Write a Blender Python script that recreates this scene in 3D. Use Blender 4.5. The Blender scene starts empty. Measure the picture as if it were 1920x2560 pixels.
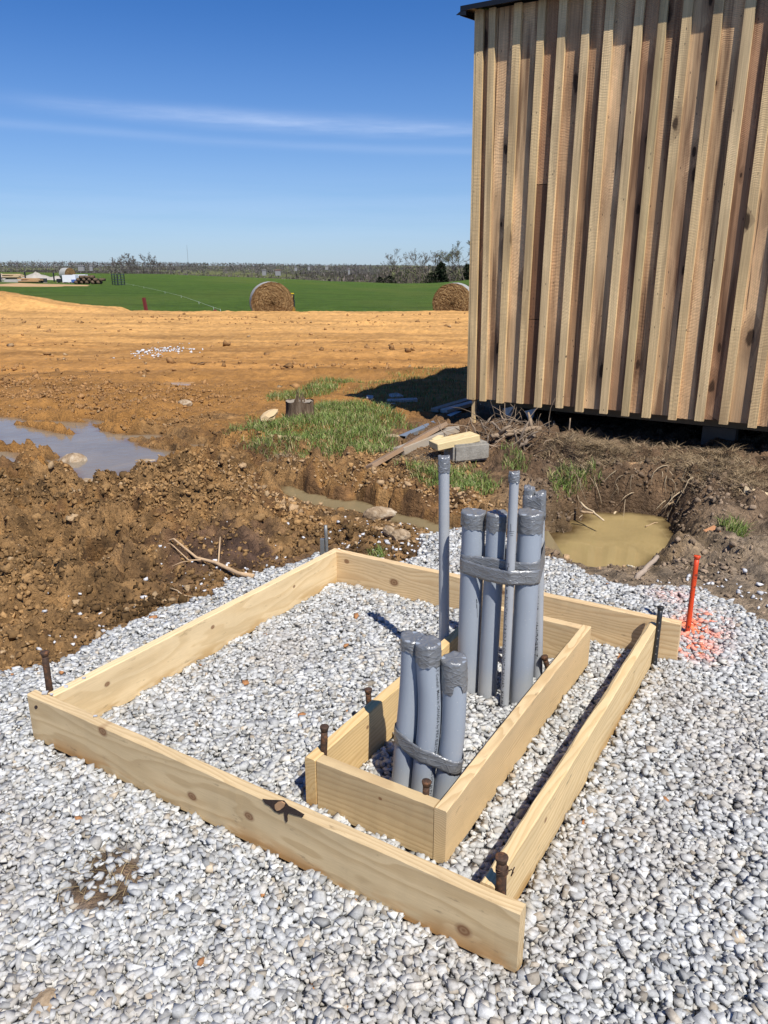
import bpy, bmesh, math, random
import numpy as np
from mathutils import Vector, Matrix

random.seed(7); RNG = np.random.default_rng(7)
scene = bpy.context.scene
COL = scene.collection

# ------------------------------------------------------------------ camera
CZ = 1.584; FPX = 1923.0
PITCH = math.atan((1280 - 672) / FPX)
cam_d = bpy.data.cameras.new("camera"); cam = bpy.data.objects.new("camera", cam_d); COL.objects.link(cam)
cam_d.sensor_fit = 'VERTICAL'; cam_d.sensor_height = 36.0; cam_d.lens = FPX / 2560 * 36.0
cam_d.clip_start = 0.05; cam_d.clip_end = 6000
cam.location = (0, 0, CZ); cam.rotation_euler = (math.pi / 2 - PITCH, 0, 0)
scene.camera = cam

# ------------------------------------------------------------------ light
SUN_EL = math.radians(55.5); SUN_H = Vector((0.46, -0.888)).normalized()
to_sun = Vector((SUN_H.x * math.cos(SUN_EL), SUN_H.y * math.cos(SUN_EL), math.sin(SUN_EL)))
sun_d = bpy.data.lights.new("sun", 'SUN'); sun = bpy.data.objects.new("sun", sun_d); COL.objects.link(sun)
sun_d.energy = 5.0; sun_d.angle = math.radians(0.5); sun_d.color = (1.0, 0.955, 0.88)
sun.rotation_euler = to_sun.to_track_quat('Z', 'Y').to_euler(); sun.location = to_sun * 50
scene.view_settings.view_transform = 'Standard'; scene.view_settings.look = 'None'
scene.view_settings.gamma = 1.0; scene.view_settings.exposure = 0.34
scene.view_settings.use_curve_mapping = False

# ------------------------------------------------------------------ node helpers
class G:
    def __init__(s, tree): s.t = tree; s.n = tree.nodes; s.l = tree.links
    def node(s, typ, **kw):
        nd = s.n.new(typ)
        for k, v in kw.items(): setattr(nd, k, v)
        return nd
    def put(s, sock, v):
        if isinstance(v, bpy.types.NodeSocket): s.l.new(v, sock)
        elif v is not None:
            if isinstance(v, (tuple, list)) and sock.type == 'RGBA' and len(v) == 3: v = (*v, 1)
            sock.default_value = v
    def m(s, op, a, b=None, c=None, clamp=False):
        nd = s.node('ShaderNodeMath', operation=op, use_clamp=clamp)
        s.put(nd.inputs[0], a)
        if b is not None: s.put(nd.inputs[1], b)
        if c is not None: s.put(nd.inputs[2], c)
        return nd.outputs[0]
    def noise(s, vec, scale, detail=4, rough=0.55, dist=0.0):
        nd = s.node('ShaderNodeTexNoise'); s.put(nd.inputs['Vector'], vec)
        s.put(nd.inputs['Scale'], scale); nd.inputs['Detail'].default_value = detail
        nd.inputs['Roughness'].default_value = rough; nd.inputs['Distortion'].default_value = dist
        return nd.outputs['Fac']
    def voro(s, vec, scale, feature='F1', rand=1.0):
        nd = s.node('ShaderNodeTexVoronoi', feature=feature); s.put(nd.inputs['Vector'], vec)
        nd.inputs['Scale'].default_value = scale; nd.inputs['Randomness'].default_value = rand
        return nd
    def xyz(s, vec):
        nd = s.node('ShaderNodeSeparateXYZ'); s.put(nd.inputs[0], vec); return nd.outputs
    def comb(s, x, y, z):
        nd = s.node('ShaderNodeCombineXYZ')
        for i, v in enumerate((x, y, z)): s.put(nd.inputs[i], v)
        return nd.outputs[0]
    def mapping(s, vec, scale=(1, 1, 1), loc=(0, 0, 0), rot=(0, 0, 0)):
        nd = s.node('ShaderNodeMapping'); s.put(nd.inputs[0], vec)
        s.put(nd.inputs['Scale'], scale); s.put(nd.inputs['Location'], loc); s.put(nd.inputs['Rotation'], rot)
        return nd.outputs[0]
    def ramp(s, fac, stops, interp='LINEAR'):
        nd = s.node('ShaderNodeValToRGB'); s.put(nd.inputs[0], fac); cr = nd.color_ramp; cr.interpolation = interp
        while len(cr.elements) < len(stops): cr.elements.new(0.5)
        for e, (p, c) in zip(cr.elements, stops):
            e.position = p; e.color = (*c, 1) if not isinstance(c, (int, float)) else (c, c, c, 1)
        return nd.outputs[0]
    def mix(s, fac, a, b, mode='MIX'):
        nd = s.node('ShaderNodeMix', data_type='RGBA', blend_type=mode); nd.clamp_factor = True
        s.put(nd.inputs[0], fac); s.put(nd.inputs[6], a); s.put(nd.inputs[7], b); return nd.outputs[2]
    def bump(s, h, strength=0.3, dist=0.01, normal=None):
        nd = s.node('ShaderNodeBump'); s.put(nd.inputs['Height'], h)
        nd.inputs['Strength'].default_value = strength; nd.inputs['Distance'].default_value = dist
        if normal is not None: s.put(nd.inputs['Normal'], normal)
        return nd.outputs[0]
    def hsv(s, col, h=0.5, sat=1.0, v=1.0):
        nd = s.node('ShaderNodeHueSaturation'); s.put(nd.inputs['Color'], col)
        s.put(nd.inputs['Hue'], h); s.put(nd.inputs['Saturation'], sat); s.put(nd.inputs['Value'], v); return nd.outputs[0]
    def smooth(s, v, a, b):
        nd = s.node('ShaderNodeMapRange', interpolation_type='SMOOTHSTEP'); s.put(nd.inputs[0], v)
        s.put(nd.inputs[1], a); s.put(nd.inputs[2], b); nd.inputs[3].default_value = 0; nd.inputs[4].default_value = 1
        return nd.outputs[0]

def material(name):
    m = bpy.data.materials.new(name); m.use_nodes = True
    g = G(m.node_tree); b = g.n['Principled BSDF']
    return m, g, b
def tex(g, kind='Object'): return g.node('ShaderNodeTexCoord').outputs[kind]
def attr(g, name, out='Color'):
    nd = g.node('ShaderNodeAttribute'); nd.attribute_name = name; return nd.outputs[out]
def setb(g, b, col=None, rough=None, spec=None, metal=None, normal=None):
    if col is not None: g.put(b.inputs['Base Color'], col)
    if rough is not None: g.put(b.inputs['Roughness'], rough)
    if spec is not None: g.put(b.inputs['Specular IOR Level'], spec)
    if metal is not None: g.put(b.inputs['Metallic'], metal)
    if normal is not None: g.put(b.inputs['Normal'], normal)

# ------------------------------------------------------------------ world: clear sky with thin cirrus
w = bpy.data.worlds.new("World"); scene.world = w; w.use_nodes = True
g = G(w.node_tree); bg = g.n['Background']
sky = g.node('ShaderNodeTexSky'); sky.sky_type = 'NISHITA'; sky.sun_disc = False
sky.sun_elevation = SUN_EL; sky.sun_rotation = math.atan2(SUN_H.x, SUN_H.y)
sky.air_density = 1.0; sky.dust_density = 0.15; sky.ozone_density = 4.0; sky.altitude = 200
d = tex(g, 'Generated')
x, y, z = g.xyz(d)
el = g.m('ARCSINE', z); az = g.m('ARCTAN2', x, y)
# thin streaks lie in long flat bands that run round the sky
wob = g.noise(g.comb(g.m('MULTIPLY', az, 3.0), g.m('MULTIPLY', el, 6.0), 0.3), 1.0, 3)
def band(e0, slope, width, k, seed):
    c = g.m('SUBTRACT', el, g.m('ADD', g.m('MULTIPLY', az, slope), e0))
    c = g.m('ADD', c, g.m('MULTIPLY', g.m('SUBTRACT', wob, 0.5), 0.012))
    q = g.m('DIVIDE', c, width)
    gss = g.m('EXPONENT', g.m('MULTIPLY', g.m('MULTIPLY', q, q), -1.0))
    st = g.noise(g.comb(g.m('MULTIPLY', az, 2.6), g.m('MULTIPLY', el, 42.0), seed), 1.0, 6, 0.6)
    st = g.smooth(st, 0.22, 0.62)
    return g.m('MULTIPLY', g.m('MULTIPLY', gss, st), k)
fine = g.noise(g.comb(g.m('MULTIPLY', az, 9.0), g.m('MULTIPLY', el, 70.0), 5.0), 1.0, 6, 0.65)
fine = g.smooth(fine, 0.25, 0.75)
c1 = g.m('MULTIPLY', g.m('MULTIPLY', band(0.1585, -0.030, 0.0085, 0.95, 1.7), g.smooth(az, -0.50, -0.12)), g.m('ADD', 0.45, g.m('MULTIPLY', fine, 0.6)))
c2 = band(0.136, -0.028, 0.005, 0.22, 8.1)
c3 = band(0.055, 0.0, 0.045, 0.22, 3.3)
cl = g.m('ADD', g.m('ADD', c1, c2), c3, clamp=True)
skyc = g.mix(1.0, g.hsv(sky.outputs[0], 0.505, 1.28, 1.0), (0.90, 1.05, 1.31, 1), 'MULTIPLY')
hz = g.smooth(el, 0.30, -0.02)
skyc = g.mix(g.m('MULTIPLY', hz, 0.45), skyc, (4.2, 6.2, 10.2))
skyc = g.mix(g.m('MULTIPLY', cl, 0.50), skyc, (8.8, 10.2, 13.2))
g.l.new(skyc, bg.inputs[0]); bg.inputs[1].default_value = 0.066

# ------------------------------------------------------------------ geometry helpers
CP, SP = math.cos(PITCH), math.sin(PITCH)
def ray(p):
    X = (p[0] - 960) / FPX; Y = -(p[1] - 1280) / FPX
    return np.array([X, CP + Y * SP, -SP + Y * CP])
def at(p, z=0.0):
    d = ray(p); t = (z - CZ) / d[2]; return np.array([d[0] * t, d[1] * t, z])
def atY(p, Y):
    d = ray(p); t = Y / d[1]; return np.array([d[0] * t, Y, CZ + d[2] * t])

class NoiseField:
    def __init__(s, seed): s.T = np.random.default_rng(seed).random((512, 512))
    def n(s, x, y):
        xi = np.floor(x).astype(int); yi = np.floor(y).astype(int); fx = x - xi; fy = y - yi
        fx = fx * fx * fx * (fx * (fx * 6 - 15) + 10); fy = fy * fy * fy * (fy * (fy * 6 - 15) + 10)
        a = s.T[xi & 511, yi & 511]; b = s.T[(xi + 1) & 511, yi & 511]
        c = s.T[xi & 511, (yi + 1) & 511]; d = s.T[(xi + 1) & 511, (yi + 1) & 511]
        return (a * (1 - fx) + b * fx) * (1 - fy) + (c * (1 - fx) + d * fx) * fy - 0.5
    def fbm(s, x, y, f, o=4, gain=0.5, billow=False):
        r = 0; a = 1.0
        for i in range(o):
            v = s.n(x * f + 17.3 * i, y * f + 9.1 * i)
            if billow: v = 2.2 * np.abs(v) - 0.25
            r = r + a * v; a *= gain; f *= 2.03
        return r
NF = NoiseField(3); NF2 = NoiseField(11)
def ss(x, a, b):
    t = np.clip((x - a) / (b - a), 0, 1); return t * t * (3 - 2 * t)
def sdist(poly, X, Y):
    X = np.asarray(X, float); Y = np.asarray(Y, float)
    P = np.array(poly)[:, :2]; dmin = np.full(X.shape, 1e9); ins = np.zeros(X.shape, bool)
    for i in range(len(P)):
        a = P[i]; b = P[(i + 1) % len(P)]; e = b - a
        t = np.clip(((X - a[0]) * e[0] + (Y - a[1]) * e[1]) / (e @ e + 1e-12), 0, 1)
        dmin = np.minimum(dmin, (X - a[0] - t * e[0]) ** 2 + (Y - a[1] - t * e[1]) ** 2)
        c = ((a[1] > Y) != (b[1] > Y)) & (X < e[0] * (Y - a[1]) / (e[1] if abs(e[1]) > 1e-9 else 1e-9) + a[0])
        ins ^= c
    dd = np.sqrt(dmin); return np.where(ins, dd, -dd)
def ldist(line, X, Y):
    P = np.array(line)[:, :2]; dmin = np.full(np.shape(X), 1e9)
    for i in range(len(P) - 1):
        a = P[i]; e = P[i + 1] - a
        t = np.clip(((X - a[0]) * e[0] + (Y - a[1]) * e[1]) / (e @ e + 1e-12), 0, 1)
        dmin = np.minimum(dmin, (X - a[0] - t * e[0]) ** 2 + (Y - a[1] - t * e[1]) ** 2)
    return np.sqrt(dmin)

def link(o, parent=None):
    COL.objects.link(o)
    if parent is not None: o.parent = parent
    return o
def mesh_obj(name, verts, faces, mat, parent=None, smooth=False, colors=None):
    me = bpy.data.meshes.new(name); me.from_pydata([tuple(map(float, v)) for v in verts], [], faces)
    if smooth: me.polygons.foreach_set('use_smooth', [True] * len(me.polygons))
    if colors is not None:
        a = me.attributes.new('col', 'FLOAT_COLOR', 'POINT')
        c = np.ones((len(verts), 4), np.float32); c[:, :3] = colors; a.data.foreach_set('color', c.ravel())
    me.update(); me.materials.append(mat)
    return link(bpy.data.objects.new(name, me), parent)
def fast_mesh(name, V, F, mat, colors=None, smooth=False, parent=None):
    """V (n,3), F (m,k) of one polygon size"""
    V = np.asarray(V, np.float32); F = np.asarray(F, np.int32); k = F.shape[1]
    me = bpy.data.meshes.new(name); me.vertices.add(len(V)); me.vertices.foreach_set('co', V.ravel())
    me.loops.add(F.size); me.loops.foreach_set('vertex_index', F.ravel())
    me.polygons.add(len(F)); me.polygons.foreach_set('loop_start', np.arange(0, F.size, k, dtype=np.int32))
    me.polygons.foreach_set('loop_total', np.full(len(F), k, np.int32))
    if smooth: me.polygons.foreach_set('use_smooth', np.ones(len(F), bool))
    if colors is not None:
        a = me.attributes.new('col', 'FLOAT_COLOR', 'POINT')
        c = np.ones((len(V), 4), np.float32); c[:, :colors.shape[1]] = colors; a.data.foreach_set('color', c.ravel())
    me.update(calc_edges=True); me.materials.append(mat)
    return link(bpy.data.objects.new(name, me), parent)
LABELS = set()
def tag(o, label, cat, group=None):
    o['label'] = label; o['category'] = cat
    if group: o['group'] = group
    return o
def empty(name, loc, label, cat, group=None, rz=0.0):
    o = bpy.data.objects.new(name, None); COL.objects.link(o); o.location = tuple(map(float, loc)); o.rotation_euler[2] = rz
    o.empty_display_size = 0.1
    return tag(o, label, cat, group)
def structure(o): o['kind'] = 'structure'; return o
def stuff(o, label=None, cat=None):
    o['kind'] = 'stuff'
    if label: o['label'] = label; o['category'] = cat
    return o
class MB:
    def __init__(s): s.v = []; s.f = []; s.c = []
    def add(s, v, f, col=None):
        o = len(s.v); s.v += [tuple(p) for p in v]; s.f += [tuple(i + o for i in q) for q in f]
        if col is not None: s.c += [col] * len(v)
    def box(s, lo, hi, M=None):
        x0, y0, z0 = lo; x1, y1, z1 = hi
        v = [(x0, y0, z0), (x1, y0, z0), (x1, y1, z0), (x0, y1, z0), (x0, y0, z1), (x1, y0, z1), (x1, y1, z1), (x0, y1, z1)]
        if M is not None: v = [tuple(M @ Vector(p)) for p in v]
        s.add(v, [(0, 3, 2, 1), (4, 5, 6, 7), (0, 1, 5, 4), (1, 2, 6, 5), (2, 3, 7, 6), (3, 0, 4, 7)])
    def tube(s, pts, rad, n=8, caps=True, col=None, jitter=0.0):
        pts = [np.array(p, float) for p in pts]
        if np.isscalar(rad): rad = [rad] * len(pts)
        o = []; up = np.array([0.31, 0.17, 0.93])
        for i, p in enumerate(pts):
            t = pts[min(i + 1, len(pts) - 1)] - pts[max(i - 1, 0)]; t = t / (np.linalg.norm(t) + 1e-9)
            a = np.cross(t, up)
            if np.linalg.norm(a) < 1e-3: a = np.cross(t, [1, 0, 0])
            a /= np.linalg.norm(a); b = np.cross(t, a)
            for k in range(n):
                th = 2 * math.pi * k / n; r = rad[i] * (1 + jitter * random.uniform(-1, 1))
                o.append(p + r * (math.cos(th) * a + math.sin(th) * b))
        f = []
        for i in range(len(pts) - 1):
            for k in range(n):
                f.append((i * n + k, i * n + (k + 1) % n, (i + 1) * n + (k + 1) % n, (i + 1) * n + k))
        if caps: f += [tuple(range(n))[::-1], tuple((len(pts) - 1) * n + k for k in range(n))]
        s.add(o, f, col)
    def build(s, name, mat, parent=None, smooth=False):
        return mesh_obj(name, s.v, s.f, mat, parent, smooth, s.c if s.c and len(s.c) == len(s.v) else None)

# ------------------------------------------------------------------ materials
def mat_simple(name, col, rough=0.6, metal=0.0, var=0.15, bscale=60, bstr=0.1, spec=0.5):
    m, g, b = material(name); o = tex(g)
    n = g.noise(o, bscale, 5, 0.6); n2 = g.noise(o, bscale * 0.13, 3)
    k = g.m('ADD', 1 - var, g.m('MULTIPLY', g.m('ADD', n, n2), var))
    c = g.mix(1.0, (*col, 1), g.comb(k, k, k), 'MULTIPLY')
    setb(g, b, c, rough, spec, metal, g.bump(n, bstr, 0.004)); return m

def mat_wood(name, early, late, pith=(0.3, -0.35), freq=210, knots=(), stain=None, rough=0.72, grey=0.0, seed=0.0, saw=0.0, dirt=0.0):
    """Object space: x along the board, y thickness, z width (0 at the top, negative down)."""
    m, g, b = material(name); o = tex(g)
    x, y, z = g.xyz(o)
    x = g.m('ADD', x, seed * 3.7)
    o2 = g.comb(x, y, z)
    lowx = g.noise(g.mapping(o2, (1.3, 6, 6)), 1.0, 2, 0.5)
    mid = g.noise(g.mapping(o2, (4, 30, 30)), 1.0, 3, 0.5)
    zz = z; kn = None
    x0s, _, _ = g.xyz(o)
    for (kx, kz, kr) in knots:
        dx = g.m('DIVIDE', g.m('SUBTRACT', x0s, kx), kr * 1.25); dz = g.m('DIVIDE', g.m('SUBTRACT', z, kz), kr)
        d2 = g.m('ADD', g.m('MULTIPLY', dx, dx), g.m('MULTIPLY', dz, dz))
        fall = g.m('EXPONENT', g.m('MULTIPLY', d2, -0.16))
        zz = g.m('ADD', zz, g.m('MULTIPLY', g.m('MULTIPLY', g.m('SIGN', dz), fall), -kr * 0.75))
        dn = g.m('ADD', g.m('SQRT', d2), g.m('MULTIPLY', g.m('SUBTRACT', mid, 0.5), 0.5))
        k = g.m('SUBTRACT', 1.0, g.smooth(dn, 0.55, 1.15))
        ringk = g.m('MULTIPLY', g.m('SINE', g.m('MULTIPLY', dn, 14)), 0.12)
        k = g.m('MULTIPLY', k, g.m('ADD', 0.80, ringk), clamp=True)
        kn = k if kn is None else g.m('MAXIMUM', kn, k)
    dy = g.m('SUBTRACT', y, pith[0]); dz = g.m('SUBTRACT', zz, g.m('ADD', pith[1], g.m('MULTIPLY', x, 0.035)))
    r = g.m('SQRT', g.m('ADD', g.m('MULTIPLY', dy, dy), g.m('MULTIPLY', dz, dz)))
    r = g.m('ADD', r, g.m('MULTIPLY', g.m('SUBTRACT', lowx, 0.5), 0.12))
    r = g.m('ADD', r, g.m('MULTIPLY', g.m('SUBTRACT', mid, 0.5), 0.004))
    s = g.m('FRACT', g.m('MULTIPLY', r, freq / 6.283 * 2.4))
    ring = g.m('MULTIPLY', g.smooth(s, 0.25, 0.88), g.m('SUBTRACT', 1.0, g.smooth(s, 0.9, 1.0)))
    fib = g.noise(g.mapping(o2, (18, 700, 700)), 1.0, 3, 0.6)
    big = g.noise(g.mapping(o2, (2.2, 7, 9)), 1.0, 3, 0.5)
    f = g.m('MULTIPLY', ring, g.m('ADD', 0.22, g.m('MULTIPLY', big, 0.70)), clamp=True)
    c = g.mix(f, early, late)
    k = g.m('ADD', 0.80, g.m('MULTIPLY', fib, 0.4)); c = g.mix(1.0, c, g.comb(k, k, k), 'MULTIPLY')
    k = g.m('ADD', 0.72, g.m('MULTIPLY', big, 0.56)); c = g.mix(1.0, c, g.comb(k, k, g.m('MULTIPLY', k, 0.98)), 'MULTIPLY')
    if stain is not None:
        sn = g.noise(g.mapping(o2, (3.5, 12, 14)), 1.0, 3, 0.55); low = g.smooth(z, -0.10, -0.18)
        c = g.mix(g.m('MULTIPLY', g.m('MULTIPLY', g.smooth(sn, 0.46, 0.56), low), 0.8), c, stain)
    if dirt > 0:
        dn = g.noise(g.mapping(o2, (9, 30, 30)), 1.0, 5, 0.7)
        c = g.mix(g.m('MULTIPLY', g.smooth(dn, 0.60, 0.72), dirt), c, (0.16, 0.11, 0.06))
    if grey > 0:
        gn = g.noise(g.mapping(o2, (3, 14, 14)), 1.0, 4); c = g.mix(g.m('MULTIPLY', g.smooth(gn, 0.3, 0.7), grey), c, (0.30, 0.285, 0.26))
    if kn is not None: c = g.mix(kn, c, (0.17, 0.075, 0.032))
    h = g.m('ADD', g.m('MULTIPLY', fib, 0.5), g.m('MULTIPLY', ring, 0.3))
    if saw > 0: h = g.m('ADD', h, g.m('MULTIPLY', g.m('SINE', g.m('MULTIPLY', x, 900)), saw))
    setb(g, b, c, rough, 0.3, 0, g.bump(h, 0.25, 0.0015)); return m

def mat_siding(name, stops, dark, saw, knotden, warm):
    """Rough-sawn upright boards; object space z is the length. Each board differs by its own random value."""
    m, g, b = material(name); o = tex(g); rnd = g.node('ShaderNodeObjectInfo').outputs['Random']
    off = g.comb(g.m('MULTIPLY', rnd, 37.0), g.m('MULTIPLY', rnd, 11.0), g.m('MULTIPLY', rnd, 83.0))
    va = g.node('ShaderNodeVectorMath', operation='ADD'); g.put(va.inputs[0], o); g.put(va.inputs[1], off); p = va.outputs[0]
    x, y, z = g.xyz(p)
    big = g.noise(g.mapping(p, (5, 5, 0.9)), 1.0, 3, 0.55)
    base = g.ramp(g.m('ADD', g.m('MULTIPLY', rnd, 0.72), g.m('MULTIPLY', big, 0.36)), stops)
    # knots: stretched cells, only where the cell's own value is high
    kv = g.comb(g.m('MULTIPLY', x, 5.0), g.m('MULTIPLY', z, 2.0), 0.0); vo = g.voro(kv, 1.0, 'F1'); vo.voronoi_dimensions = '2D'; kd = vo.outputs['Distance']
    r0, _, _ = g.xyz(vo.outputs['Color'])
    has = g.smooth(r0, 1 - knotden, 1 - knotden + 0.04)
    wob = g.noise(g.mapping(p, (30, 30, 8)), 1.0, 4, 0.6)
    kd = g.m('DIVIDE', kd, g.m('ADD', 0.45, g.m('MULTIPLY', g.xyz(vo.outputs['Color'])[1], 1.5)))
    kd = g.m('ADD', kd, g.m('MULTIPLY', g.m('SUBTRACT', wob, 0.5), 0.16))
    halo = g.m('MULTIPLY', has, g.m('SUBTRACT', 1.0, g.smooth(kd, 0.06, 0.40)))
    core = g.m('MULTIPLY', has, g.m('SUBTRACT', 1.0, g.smooth(kd, 0.06, 0.105)))
    grain = g.noise(g.mapping(g.comb(g.m('ADD', x, g.m('MULTIPLY', halo, 0.05)), y, z), (130, 60, 2.2)), 1.0, 4, 0.6)
    k = g.m('ADD', 0.45, g.m('MULTIPLY', grain, 1.1)); c = g.mix(1.0, base, g.comb(k, k, k), 'MULTIPLY')
    # heartwood streaks
    hs = g.noise(g.mapping(p, (9, 9, 0.45)), 1.0, 4, 0.6)
    c = g.mix(g.m('MULTIPLY', g.smooth(hs, 0.50, 0.66), warm), c, dark)
    ck = g.noise(g.mapping(p, (38, 20, 0.9)), 1.0, 3, 0.5); c = g.mix(g.m('MULTIPLY', g.smooth(ck, 0.66, 0.72), warm), c, (0.05, 0.028, 0.018))
    c = g.mix(g.m('MULTIPLY', halo, 0.55), c, dark)
    c = g.mix(g.m('MULTIPLY', core, 0.9), c, (0.035, 0.018, 0.010))
    nv = g.voro(g.comb(g.m('MULTIPLY', x, 13.0), g.m('MULTIPLY', z, 4.5), 0.0), 1.0); nv.voronoi_dimensions = '2D'
    c = g.mix(g.m('MULTIPLY', g.m('MULTIPLY', g.m('LESS_THAN', nv.outputs['Distance'], 0.045), g.m('GREATER_THAN', g.xyz(nv.outputs['Color'])[0], 0.7)), 0.75), c, (0.03, 0.022, 0.018))
    # band-saw marks: fine slanted ridges across the board, stronger in patches
    sp = g.m('ADD', z, g.m('ADD', g.m('MULTIPLY', x, g.m('SUBTRACT', g.m('MULTIPLY', rnd, 0.9), 0.2)), g.m('MULTIPLY', g.m('SUBTRACT', big, 0.5), 0.10)))
    sw = g.m('SINE', g.m('MULTIPLY', sp, 520)); sw2 = g.noise(g.comb(g.m('MULTIPLY', x, 6.0), 0.0, g.m('MULTIPLY', sp, 60)), 1.0, 3, 0.75)
    patch = g.smooth(g.noise(g.mapping(p, (3, 3, 1.3), (4, 2, 1)), 1.0, 2), 0.38, 0.62)
    sawh = g.m('MULTIPLY', g.m('ADD', g.m('MULTIPLY', sw, 0.3), g.m('MULTIPLY', sw2, 1.3)), g.m('MULTIPLY', g.m('ADD', patch, 0.2), saw))
    k = g.m('ADD', 1.0 - 0.17 * saw, g.m('MULTIPLY', sawh, 0.32)); c = g.mix(1.0, c, g.comb(k, k, k), 'MULTIPLY')
    fine = g.noise(p, 160, 3, 0.7)
    h = g.m('ADD', sawh, g.m('ADD', g.m('MULTIPLY', grain, 0.5), g.m('MULTIPLY', fine, 0.4)))
    setb(g, b, c, 0.82, 0.25, 0, g.bump(h, 0.55, 0.0022)); return m

def mat_vcol(name, rough=0.9, nscale=90, bstr=0.5, bdist=0.008, spec=0.2, var=0.5, scale2=14):
    m, g, b = material(name); o = tex(g); c = attr(g, 'col')
    n = g.noise(o, nscale, 6, 0.65); n2 = g.noise(o, scale2, 4, 0.6)
    k = g.m('ADD', 1 - var * 0.5, g.m('MULTIPLY', g.m('SUBTRACT', g.m('ADD', n, n2), 0.5), var))
    c = g.mix(1.0, c, g.comb(k, k, k), 'MULTIPLY')
    setb(g, b, c, rough, spec, 0, g.bump(n, bstr, bdist)); return m, g, b

M_GROUND, gg, gb = mat_vcol('dirt', 0.92, 70, 0.9, 0.02, 0.25, 0.75, 9)
oo = tex(gg); nA = gg.noise(oo, 22, 5, 0.7); nB = gg.noise(oo, 75, 5, 0.75); vA = gg.voro(oo, 38).outputs['Distance']
nearf = gg.smooth(gg.xyz(oo)[1], 16.0, 8.0)
bh = gg.m('ADD', gg.m('MULTIPLY', nA, 1.2), gg.m('ADD', gg.m('MULTIPLY', nB, 0.5), gg.m('MULTIPLY', vA, -0.35)))
gg.put(gb.inputs['Normal'], gg.bump(gg.m('MULTIPLY', bh, gg.m('ADD', 0.3, gg.m('MULTIPLY', nearf, 0.7))), 1.0, 0.045))
gg.put(gb.inputs['Roughness'], gg.m('SUBTRACT', 0.95, gg.m('MULTIPLY', attr(gg, 'wet', 'Fac'), 0.45)))
M_CLOD, _, _ = mat_vcol('clod_soil', 0.95, 60, 0.9, 0.012, 0.15, 0.7, 18)
M_STONE, gg, gb = mat_vcol('crushed_limestone', 0.85, 150, 0.2, 0.003, 0.25, 0.95, 32)
M_GRASS, gg, gb = mat_vcol('grass_blade', 0.55, 30, 0.0, 0.001, 0.3, 0.2, 5)
gb.inputs['Subsurface Weight'].default_value = 0.0
M_TWIG, _, _ = mat_vcol('twig_wood', 0.85, 90, 0.6, 0.003, 0.2, 0.6, 12)
M_TREE, _, _ = mat_vcol('tree_bark', 0.95, 3, 0.0, 0.01, 0.1, 0.3, 0.6)

def mat_water(name, col, rough=0.03, ripple=0.02, murk=(0.5, 0.5, 0.5)):
    m, g, b = material(name); o = tex(g); n = g.noise(o, 5.0, 3); n2 = g.noise(o, 1.6, 4, 0.6)
    c = g.mix(g.smooth(n2, 0.3, 0.7), col, murk)
    setb(g, b, c, rough, 0.5, 0, g.bump(n, ripple, 0.02)); b.inputs['IOR'].default_value = 1.33; return m
M_PIT = mat_water('murky_pit_water', (0.17, 0.125, 0.045), 0.03, 0.04, (0.33, 0.25, 0.10))
M_TRENCH = mat_water('trench_mud_water', (0.13, 0.10, 0.05), 0.05, 0.05, (0.20, 0.155, 0.08))
M_PUD = mat_water('muddy_puddle_water', (0.21, 0.175, 0.13), 0.12, 0.2, (0.27, 0.23, 0.175))

PINE_E, PINE_L = (0.60, 0.44, 0.235), (0.44, 0.285, 0.125)
M_PVC, gg, gb = material('grey_pvc'); o = tex(gg)
n = gg.noise(gg.mapping(o, (60, 60, 6)), 1.0, 4, 0.6); n2 = gg.noise(o, 7, 4, 0.6); sp = gg.voro(o, 60)
k = gg.m('ADD', 0.86, gg.m('ADD', gg.m('MULTIPLY', n, 0.12), gg.m('MULTIPLY', n2, 0.16)))
c = gg.mix(1.0, (0.285, 0.318, 0.360, 1), gg.comb(k, k, k), 'MULTIPLY')
c = gg.mix(gg.m('MULTIPLY', gg.m('LESS_THAN', sp.outputs['Distance'], 0.09), 0.5), c, (0.5, 0.5, 0.48))
c = gg.mix(gg.m('MULTIPLY', gg.smooth(gg.noise(gg.mapping(o, (5, 5, 1.5)), 1.0, 5, 0.7), 0.55, 0.75), 0.25), c, (0.36, 0.36, 0.34))
_, _, pz = gg.xyz(o); sm = gg.smooth(gg.m('ADD', pz, gg.m('MULTIPLY', gg.m('SUBTRACT', n2, 0.5), 0.25)), 0.14, 0.02); c = gg.mix(gg.m('MULTIPLY', sm, 0.35), c, (0.42, 0.40, 0.36))
setb(gg, gb, c, gg.m('ADD', 0.34, gg.m('MULTIPLY', n2, 0.2)), 0.45)
M_PVC2 = mat_simple('light_grey_pvc', (0.34, 0.355, 0.37), 0.45, 0, 0.15, 25, 0.03)
M_TAPE, gg, gb = material('silver_duct_tape'); o = tex(gg)
n = gg.noise(gg.mapping(o, (1, 1, 1)), 38, 4, 0.6, 1.2); n2 = gg.noise(o, 13, 3)
c = gg.mix(n2, (0.18, 0.185, 0.19), (0.28, 0.285, 0.29))
wv = gg.voro(gg.mapping(o, (1, 1, 2.2)), 26, 'DISTANCE_TO_EDGE'); cr_ = gg.smooth(wv.outputs['Distance'], 0.0, 0.10)
setb(gg, gb, c, gg.m('ADD', 0.22, gg.m('MULTIPLY', n2, 0.25)), 0.5, 0.4, gg.bump(gg.m('ADD', gg.m('MULTIPLY', n, 0.6), gg.m('MULTIPLY', cr_, -0.16)), 0.8, 0.006))
M_INK = mat_simple('black_print', (0.018, 0.018, 0.02), 0.5, 0, 0.1)
M_RUST, gg, gb = material('rusty_steel'); o = tex(gg)
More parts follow.
